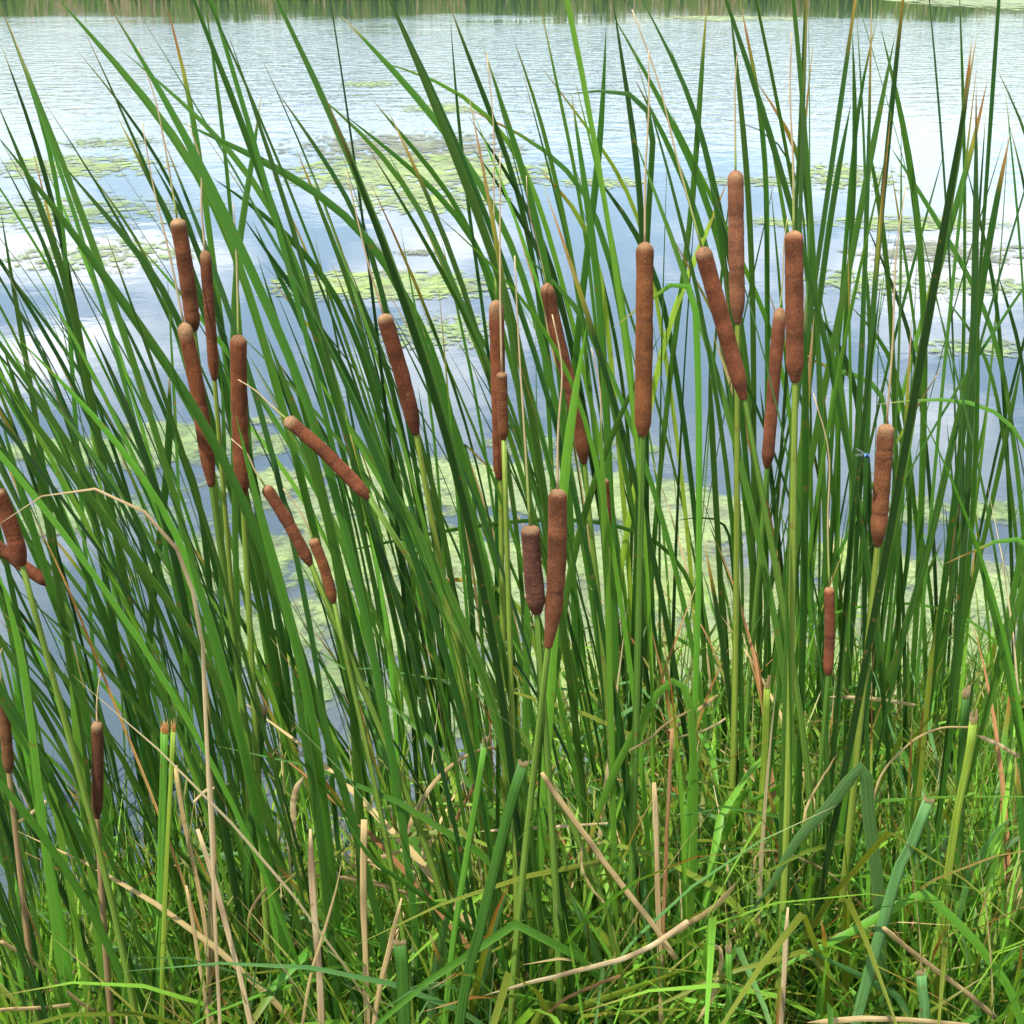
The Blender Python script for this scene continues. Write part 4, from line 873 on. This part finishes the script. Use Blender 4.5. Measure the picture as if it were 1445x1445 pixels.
DEAD = [ # name, tile, points (top first), width, Y, dY, colour, to the ground, label
 ('dead_stalk', 7, [(1265, 650), (1275, 900), (1300, 1200), (1312, 1445)], 36, 1.85, 0, 2, 1, 'thick bleached upright dead stalk in the lower left'),
 ('dead_stalk', 7, [(805, 650), (870, 850), (950, 1150), (1020, 1440)], 32, 1.8, 0, 2, 1, 'pale slanting dead stalk left of the thick bleached stalk'),
 ('dead_stalk', 7, [(715, 390), (740, 560), (790, 800), (830, 1000), (855, 1300)], 24, 1.95, 0, 0, 1, 'thin pointed tan dead stalk beside the rust-topped stubs'),
 ('dead_stalk', 7, [(830, -30), (845, 200), (858, 500), (870, 800), (860, 1100)], 34, 2.0, 0, 1, 1, 'brown upright dead leaf stalk standing tall behind slanting tan stalks'),
 ('dead_stalk', 7, [(760, 880), (790, 1050), (820, 1250), (850, 1440)], 22, 1.85, 0, 0, 1, 'short thin tan dead stalk under the pale slanting one'),
 ('dead_stalk', 7, [(0, 1105), (150, 1200), (280, 1320), (390, 1400)], 26, 1.85, 0.05, 0, 0, 'tan dead stalk lying slanted at the lower left corner'),
 ('dead_stalk', 7, [(-20, 1388), (140, 1380), (290, 1368)], 28, 1.8, 0.02, 0, 0, 'tan dead stalk lying level along the bottom left edge'),
 ('dead_leaf', 7, [(1010, 1090), (1020, 990), (1080, 900), (1150, 850), (1250, 835), (1445, 858), (1660, 910)], 26, 1.85, 0.1, 1, 0, 'brown arching dead leaf bent over the lower left stalks'),
 ('dead_leaf', 7, [(1240, 435), (1210, 480), (1195, 560), (1200, 700)], 30, 1.95, 0, 2, 0, 'bleached white curled leaf end above the thick bleached stalk'),
 ('dead_leaf', 7, [(935, 465), (880, 478), (840, 492), (790, 540)], 15, 1.95, 0, 2, 0, 'small white curled leaf tip beside the brown upright stalk'),
 ('dead_stalk', 8, [(820, 420), (930, 580), (1060, 760), (1180, 920), (1260, 1020), (1370, 1180)], 32, 1.72, 0.0, 0, 0, 'long tan dead stalk slanting through the lower centre green'),
 ('dead_leaf', 8, [(250, 740), (290, 620), (370, 480), (470, 380), (580, 325), (650, 318)], 24, 1.9, 0.06, 1, 0, 'tan arching dead leaf in the lower centre over dark water'),
 ('dead_leaf', 8, [(430, 690), (500, 560), (570, 430)], 22, 1.95, 0, 3, 0, 'small orange withered leaf beside the tan arching leaf'),
 ('dead_leaf', 8, [(580, 1330), (800, 1270), (1000, 1220), (1150, 1180), (1280, 1120), (1420, 1025)], 34, 1.62, 0.05, 2, 0, 'long pale pinkish dead leaf sweeping across the bottom centre'),
 ('dead_leaf', 8, [(30, 810), (150, 770), (250, 740), (380, 700)], 26, 2.0, 0.03, 0, 0, 'short tan dead leaf lying level below the tan arch'),
 ('dead_leaf', 8, [(-60, 850), (80, 850), (180, 880), (290, 920)], 24, 1.95, 0.03, 1, 0, 'short brown dead leaf lying across the upright tan stalk'),
 ('dead_leaf', 8, [(820, 1420), (920, 1340), (1030, 1290), (1140, 1250)], 40, 1.66, 0.05, 3, 0, 'reddish brown dead leaf lying under the pale pinkish one'),
 ('dead_stalk', 8, [(98, 610), (95, 900), (105, 1180), (112, 1440)], 34, 1.85, 0, 0, 1, 'upright tan dead stalk left of the wide flat stub'),
 ('dead_stalk', 8, [(250, 930), (200, 1150), (140, 1440)], 30, 1.78, 0, 0, 1, 'tan dead stalk leaning against the wide flat stub'),
 ('dead_stalk', 8, [(1280, 460), (1290, 700), (1300, 1000), (1310, 1440)], 30, 1.85, 0, 1, 1, 'brown upright dead stalk of the lower centre pair'),
 ('dead_stalk', 8, [(1355, 240), (1335, 600), (1325, 900), (1310, 1250)], 20, 1.88, 0, 3, 1, 'thin dark brown stalk of the lower centre pair'),
 ('dead_stalk', 9, [(480, 968), (470, 1200), (455, 1440)], 30, 1.75, 0, 2, 1, 'pale upright cut stalk in the lower right grass'),
 ('dead_stalk', 9, [(870, 1050), (1000, 1160), (1200, 1310), (1330, 1420)], 30, 1.7, 0.05, 0, 0, 'tan stalk slanting to the bottom right corner'),
 ('dead_leaf', 9, [(560, 1440), (800, 1424), (1000, 1430), (1220, 1450)], 34, 1.6, 0.0, 1, 0, 'tan arched dead leaf along the bottom right edge'),
 ('dead_leaf', 9, [(1250, 268), (1320, 295), (1445, 365)], 20, 2.0, 0.02, 2, 0, 'thin pale dead leaf at the right edge of the grass'),
 ('dead_leaf', 9, [(275, 860), (210, 940), (140, 1000), (0, 1080), (-60, 1120)], 44, 1.75, 0.03, 0, 0, 'crumpled tan leaf lying in the lower right tangle'),
 ('dead_leaf', 9, [(110, 1440), (170, 1340), (205, 1220), (205, 1140), (170, 1120)], 24, 1.7, 0.0, 1, 0, 'small hooked tan leaf near the bottom beside a green stub'),
 ('dead_leaf', 9, [(200, 100), (110, 170), (0, 250)], 20, 2.1, 0.03, 1, 0, 'short orange tan leaf crossing stems at right centre'),
 ('dead_leaf', 9, [(650, 110), (760, 115), (880, 125), (1000, 145)], 22, 2.2, 0.03, 2, 0, 'thin bleached leaf lying level behind the arched green leaf'),
 ('dead_leaf', 9, [(340, 850), (360, 750), (450, 742), (600, 800), (700, 870), (800, 980)], 14, 1.85, 0.03, 1, 0, 'thin wiry brown leaf winding under the folded blue green blade'),
 ('dead_leaf', 9, [(540, 640), (560, 560), (600, 480), (680, 350)], 14, 1.9, 0.03, 1, 0, 'wiry tan leaf left of the folded blue green blade'),
 ('dead_leaf', 4, [(-10, 755), (120, 660), (280, 600), (400, 610), (540, 670), (650, 750), (720, 850), (770, 960), (800, 1100), (830, 1300), (838, 1500)], 20, 1.72, 0.06, 2, 1, 'long thin straw leaf arching over the left cattail leaves'),
 ('dead_leaf', 8, [(1440, 160), (1340, 215), (1250, 290), (1180, 330)], 16, 1.85, 0.03, 1, 0, 'short orange straw leaf beside the thin dark brown stalk'),
 ('dead_leaf', 9, [(820, 620), (830, 540), (870, 420), (980, 300), (1100, 240), (1230, 235)], 14, 1.85, 0.05, 0, 0, 'thin straw leaf looping above the blue green cut stub'),
 ('dead_leaf', 9, [(-40, 300), (60, 270), (160, 240), (230, 200)], 16, 1.9, 0.03, 2, 0, 'small pale straw leaf slanting under the short orange tan leaf'),
 ('dead_leaf', 8, [(570, 660), (720, 650), (900, 638), (1090, 628)], 16, 1.85, 0.03, 2, 0, 'thin pale straw lying level behind the long tan dead stalk'),
 ('dead_leaf', 8, [(990, 700), (985, 800), (1020, 880), (1075, 950)], 12, 1.75, 0.0, 1, 0, 'thin curled straw hanging beside the long tan dead stalk'),
 ('dead_leaf', 7, [(1400, 740), (1370, 900), (1320, 1080), (1240, 1400)], 16, 1.8, 0.0, 0, 1, 'thin straw leaning across the thick bleached dead stalk'),
 ('dead_leaf', 7, [(55, 630), (110, 600), (190, 535)], 20, 2.2, 0.03, 2, 0, 'small pale leaf fragment over dark water at lower left'),
]
for i, (nm, t, pts, w, Y, dY, c, gr, lab) in enumerate(DEAD):
    Y -= 0.17 if gr else 0.12; landmark(t, pts, lab); r = random.Random(800 + i); P = px_path(t, pts, Y, dY)
    if gr: P = to_ground(P)
    P.reverse(); W = w * 0.30 * Y / F / 0.92; path = spline(P, 24)
    for k, p in enumerate(path): p += Vector((mn.noise(Vector((k * .35, i * 3.1, 0))), mn.noise(Vector((k * .35, i * 3.1, 5))), 0)) * 0.0012
    a, b = TAN[c], mixc(TAN[c], TAN[(c + 1) % 4], 0.45); mb = MB()
    cf = lambda t_, a=a, b=b, i=i: mixc(mixc(a, b, sm(0.5 + mn.noise(Vector((t_ * 6, i, 0))))), (0.15, 0.095, 0.05), 0.75 * sm(2.2 * mn.noise(Vector((t_ * 9, i, 6)))))
    base = path[0].copy()
    if nm == 'dead_stalk': tube(mb, path, lambda t_: W / 2 * (1 + 0.22 * mn.noise(Vector((t_ * 9, i, 3)))) * (1 if t_ < 0.93 else lerp(1, 0.35 + 0.3 * ((i * 7) % 3), (t_ - 0.93) / 0.07)), cf, sides=8, flat=0.2, turn=0.3 * (i % 5 - 2))
    else: blade(mb, path, W, cf, r.uniform(-.4, .4), r.uniform(-.8, .8), tip=0.2, keel=0.3)
    o = mb.build(nm, M_dry, None, origin=base); tag(o, lab, 'dead leaf' if nm == 'dead_leaf' else 'dead stalk', 'dead cattail stalks and leaves')

BROAD = [
 (9, 'u', 58, 1.66, [(280, 1045), (400, 900), (500, 725), (560, 650), (660, 545), (770, 405), (800, 420), (812, 600), (850, 900), (862, 1200), (890, 1440)], 'broad blue green blade folded over at its top in the lower right'),
 (9, 'b', 42, 1.6, [(330, 1285), (500, 1190), (700, 1090), (900, 980), (1010, 915), (1060, 930), (1180, 1040), (1300, 1180), (1430, 1430)], 'bright green blade bent into a wide roof shape at lower right'),
 (9, 'u', 34, 1.6, [(520, 1120), (700, 1210), (850, 1290), (980, 1440)], 'slanting green blade crossing below the bent roof blade'),
 (8, 'y', 48, 1.6, [(1500, 1180), (1300, 1262), (1130, 1322), (950, 1382), (790, 1450)], 'yellow green blade lying slanted along the bottom centre'),
 (8, 'u', 44, 1.65, [(680, 900), (640, 1020), (600, 1150), (560, 1320), (540, 1450)], 'pale green blade rising at bottom centre beside the broad stub'),
 (8, 'u', 44, 1.68, [(490, 870), (440, 1000), (400, 1180), (370, 1440)], 'upright pale blade left of the broad slanting stub'),
 (8, 'g', 40, 1.66, [(-30, 520), (120, 760), (280, 880), (440, 1000), (560, 1090), (660, 1180)], 'dark green blade slanting down through the bottom centre'),
 (8, 'u', 36, 1.7, [(920, 860), (960, 960), (1020, 1100), (1080, 1300)], 'short pale green blade just right of the bottom centre'),
 (8, 'u', 34, 1.75, [(1150, 690), (1190, 700), (1220, 800), (1240, 900)], 'small bent pale blade beside the brown stalk pair'),
 (7, 'u', 34, 1.9, [(1440, 1370), (1250, 1260), (1150, 1200), (1050, 1170)], 'green blade slanting behind the thick bleached stalk'),
 (7, 'u', 36, 1.85, [(440, 1010), (540, 1070), (640, 1150), (720, 1210)], 'short pale green leaf bridging the lower left stems'),
 (7, 'b', 34, 1.8, [(1180, 1180), (1080, 1280), (1000, 1380), (930, 1450)], 'bright blade slanting left at the bottom beside the bleached stalk'),
 (9, 'b', 34, 1.85, [(640, 360), (560, 400), (450, 470), (340, 540), (260, 590)], 'green blade slanting left above the wiry brown leaf'),
 (9, 'y', 28, 1.9, [(1190, 80), (1080, 180), (980, 290), (880, 410)], 'yellow green blade slanting down toward the folded blade'),
 (9, 'u', 30, 1.8, [(1445, 570), (1330, 660), (1260, 780), (1200, 920)], 'pale curved blade at the right edge of the lower right grass'),
 (9, 'g', 34, 1.68, [(1240, 1010), (1300, 1180), (1340, 1440)], 'green blade standing in the bottom right corner'),
]
for i, (t, kind, w, Y, pts, lab) in enumerate(BROAD):
    landmark(t, pts, lab); r = random.Random(860 + i); P = px_path(t, pts, Y, 0.04)
    n0 = len(P); P = to_ground(P); P.reverse(); W = w * 0.346 * Y / F / 0.92
    # keep the folds crisp: straight runs between the traced points
    path = spline(P, 40); base = P[0].copy(); mb = MB()
    blade(mb, path, W, leaf_colour(kind, 0.0, r), r.uniform(-.3, .3), r.uniform(-.4, .4), tip=0.25, keel=0.2)
    o = mb.build('reed_grass', M_grass, None, origin=base); tag(o, lab, 'grass blade', 'broad grass blades in the foreground')

# ------------------------------------------------------------------ grass tufts on the bank (each a plant with its blades)
def blade_pool(seed, count, lo, hi, wlo, whi):
    pool = []; r = random.Random(seed)
    for i in range(count):
        mb = MB(); L = r.uniform(lo, hi); bend = r.uniform(0.3, 1.7); e = r.uniform(1.0, 2.2); p = Vector((0, 0, 0)); path = [p.copy()]; n = 8
        kink = r.random() < 0.3
        for k in range(n):
            t = (k + .5) / n; a = 0.12 + bend * t ** e
            if kink and t > 0.6: a += 0.9
            p = p + Vector((math.sin(a), 0, math.cos(a))) * (L / n); path.append(p.copy())
        kind = r.choice('bblbulbbyubll'); dry = r.choice((0, 0, 0, 0, 0.1, 0.25))
        if i in (3, 17): kind = 't'
        blade(mb, spline(path, n), r.uniform(wlo, whi), leaf_colour(kind, dry, r), 1.4 + r.uniform(-.5, .5), r.uniform(-.6, .6), tip=0.55, ref=Vector((0.2, -1, 0.3)))
        pool.append(mb.mesh('blade', M_grass if kind != 't' else M_dry))
    return pool
POOL = blade_pool(41, 26, 0.28, 0.62, 0.004, 0.0085)
WIDE = blade_pool(43, 20, 0.42, 0.62, 0.006, 0.0105)
TUFT = []
def tufts():
    r = random.Random(99); spots = []; tries = 0
    while len(spots) < 70 and tries < 5000:
        tries += 1
        y = r.uniform(1.75, 3.3); x = r.uniform(-1, 1) * (0.37 * y + 0.05)
        if y > shore(x) + 0.02: continue
        if x < -0.15 and r.random() < 0.55: continue
        if any(math.hypot(a - x, b - y) < 0.13 for a, b in spots): continue
        spots.append((x, y))
    big = len(spots)
    while len(spots) < big + 36 and tries < 9000:          # taller tufts closest to the camera
        tries += 1
        y = r.uniform(1.68, 2.05); x = r.uniform(-0.35, 0.85)
        if x > 0.42 * y or any(math.hypot(a - x, b - y) < 0.07 for a, b in spots): continue
        spots.append((x, y))
    tall = set(spots[big:])
    spots.sort(key=lambda s: (round(s[1] * 2.2), s[0]))
    for k, (x, y) in enumerate(spots):
        root = empty('grass_tuft', (x, y, ground_z(x, y) - 0.01)); s = r.uniform(0.8, 1.2) * (1.45 if (x, y) in tall else 1.3 if x > -0.1 else 1.0)
        for b in range(r.randint(13, 20)):
            o = bpy.data.objects.new('blade', r.choice(WIDE if (x, y) in tall and b % 2 else POOL)); COL.objects.link(o); o.parent = root
            a = r.uniform(0, 2 * math.pi); q = s * r.uniform(0.6, 1.15)
            o.location = (math.cos(a) * r.uniform(0, .03), math.sin(a) * r.uniform(0, .03), 0)
            o.rotation_euler = (r.gauss(0, .12), r.gauss(0, .15), a); o.scale = (q, q, q)
        TUFT.append((root, Vector((x, y, ground_z(x, y) + 0.25 * s))))
    ua, ub = set(), set(); pairs = []
    for i, (_, p) in enumerate(TUFT):
        x, y, d = project(p)
        for j, (lx, ly, l_) in enumerate(LANDMARKS):
            rel = ('left of' if x < lx else 'right of') if abs(x - lx) > abs(y - ly) else ('behind' if y < ly else 'before')
            if len(l_.split()) <= 11: pairs.append((math.hypot(x - lx, y - ly), i, (j, rel)))
    for d, i, (j, rel) in sorted(pairs):
        if i in ua or (j, rel) in ub or d > 330: continue
        ua.add(i); ub.add((j, rel)); tag(TUFT[i][0], f'grass tuft {rel} the ' + LANDMARKS[j][2], 'grass tuft', 'grass tufts on the bank')
    for i, (root, p) in enumerate(TUFT):
        if i not in ua: tag(root, 'green grass tuft hidden in the tangle under the cattails', 'grass tuft', 'grass tufts on the bank')
tufts()

def undergrowth():
    mb = MB(); r = random.Random(17)
    for i in range(8500):
        y = r.uniform(1.65, 3.3) if i % 3 else r.uniform(1.65, 2.3); x = r.uniform(-1, 1) * (0.38 * y + 0.08)
        if y > shore(x) + r.uniform(-0.1, 0.12): continue
        if x < -0.2 and r.random() < 0.25: continue
        L = r.uniform(0.2, 0.62); a = r.uniform(0, 6.283); bend = r.uniform(0.1, 1.2); p = Vector((x, y, ground_z(x, y) - .01)); path = [p.copy()]
        for k in range(4):
            q = 0.1 + bend * ((k + .5) / 4) ** 1.4
            p = p + Vector((math.sin(q) * math.cos(a), math.sin(q) * math.sin(a), math.cos(q))) * (L / 4); path.append(p.copy())
        kind = r.choice('gbbbblllllyugbbl')
        blade(mb, path, r.uniform(0.004, 0.009), leaf_colour(kind, r.choice((0, 0, 0, .3)), r), r.uniform(-1, 1), 0, tip=0.6)
    tag(mb.build('grass', M_grass), 'fine green grass growing over the bank below the cattails', 'grass', kind='stuff')
    mb = MB()
    for i in range(600):
        y = r.uniform(1.6, 3.4); x = r.uniform(-1, 1) * (0.38 * y + 0.1)
        if y > shore(x) + 0.1: continue
        z = max(0.0, ground_z(x, y)) + r.uniform(0.01, 0.07); a = r.uniform(0, 6.283); L = r.uniform(0.06, 0.28)
        d = Vector((math.cos(a), math.sin(a), r.uniform(-.1, .35))); p = Vector((x, y, z))
        path = [p, p + d * L * .5 + Vector((0, 0, r.uniform(-.01, .02))), p + d * L]
        blade(mb, spline(path, 4), r.uniform(0.004, 0.012), leaf_colour('t', 0, r), r.uniform(-1.5, 1.5), r.uniform(-1, 1), tip=0.3)
    tag(mb.build('leaf_litter', M_dry), 'tan dead leaf litter lying on the muddy bank', 'leaf litter', kind='stuff')
undergrowth()

# ------------------------------------------------------------------ the damselfly
def damselfly():
    Y = 1.72; c = at(1222, 643, Y); root = empty('damselfly', c)
    tag(root, 'small blue damselfly hovering at the rightmost brown spike', 'damselfly')
    def mat(name, col, rough=0.3, alpha=1.0):
        m, n, l = material(name); out = n.new('ShaderNodeOutputMaterial'); b = n.new('ShaderNodeBsdfPrincipled'); l.new(b.outputs[0], out.inputs[0])
        no = n.new('ShaderNodeTexNoise'); no.inputs['Scale'].default_value = 900; r1 = n.new('ShaderNodeMapRange'); r1.inputs[3].default_value = 0.7; r1.inputs[4].default_value = 1.3; l.new(no.outputs[0], r1.inputs[0])
        a = n.new('ShaderNodeAttribute'); a.attribute_name = 'col'; s = n.new('ShaderNodeVectorMath'); s.operation = 'SCALE'; l.new(a.outputs['Color'], s.inputs[0]); l.new(r1.outputs[0], s.inputs['Scale'])
        l.new(s.outputs[0], b.inputs['Base Color']); b.inputs['Roughness'].default_value = rough; b.inputs['Alpha'].default_value = alpha
        return m
    mb_, mw = mat('damselfly_body', None), mat('damselfly_wing', None, 0.2, 0.13)
    blue, black = (0.06, 0.19, 0.50), (0.01, 0.012, 0.02)
    def seg(name, pts, rf, cf, n=10, sides=8, m=mb_):
        mb = MB(); tube(mb, spline([Vector(p) for p in pts], n), rf, cf, sides=sides); return mb.build(name, m, root)
    seg('head', [(-.0030, -.0035, .0012), (0, -.004, .0012), (.0030, -.0035, .0012)], lambda t: 0.0009 + 0.0011 * math.sin(math.pi * t) + 0.0007 * abs(2 * t - 1), lambda t: blue if abs(t - .5) > .2 else black)
    seg('thorax', [(0, -.003, .0008), (0.0008, .001, 0), (.0022, .005, -.0016)], lambda t: 0.0008 + 0.0019 * math.sin(math.pi * min(1, t + .08)), lambda t: blue)
    seg('abdomen', [(.002, .0045, -.0012), (.005, .012, -.006), (.008, .019, -.012), (.0102, .024, -.0165)], lambda t: 0.00075 + 0.0004 * max(0, t - .8), lambda t: black if (t * 7) % 1 > 0.72 and t < .95 else blue, n=28)
    for s in (-1, 1):
        for k in (0, 1):
            mb = MB(); st = Vector((.001 + k * .0008, .002 + k * .002, .001)); d = Vector((s * .016 + .003, .006 + k * .003, .006 - k * .011))
            path = spline([st, st + d * .5, st + d], 8); blade(mb, path, 0.0038, lambda t: (0.35, 0.38, 0.4), 1.0, 0, tip=.25, base_w=.3, keel=0.02); mb.build('wing', mw, root)
    for s in (-1, 1):
        for k in range(3):
            seg('leg', [(s * .001, -.001 + k * .0015, -.001), (s * .004, -.002 + k * .002, -.003), (s * .0045, -.003 + k * .003, -.006)], lambda t: .00018, lambda t: black, n=4, sides=4)
damselfly()
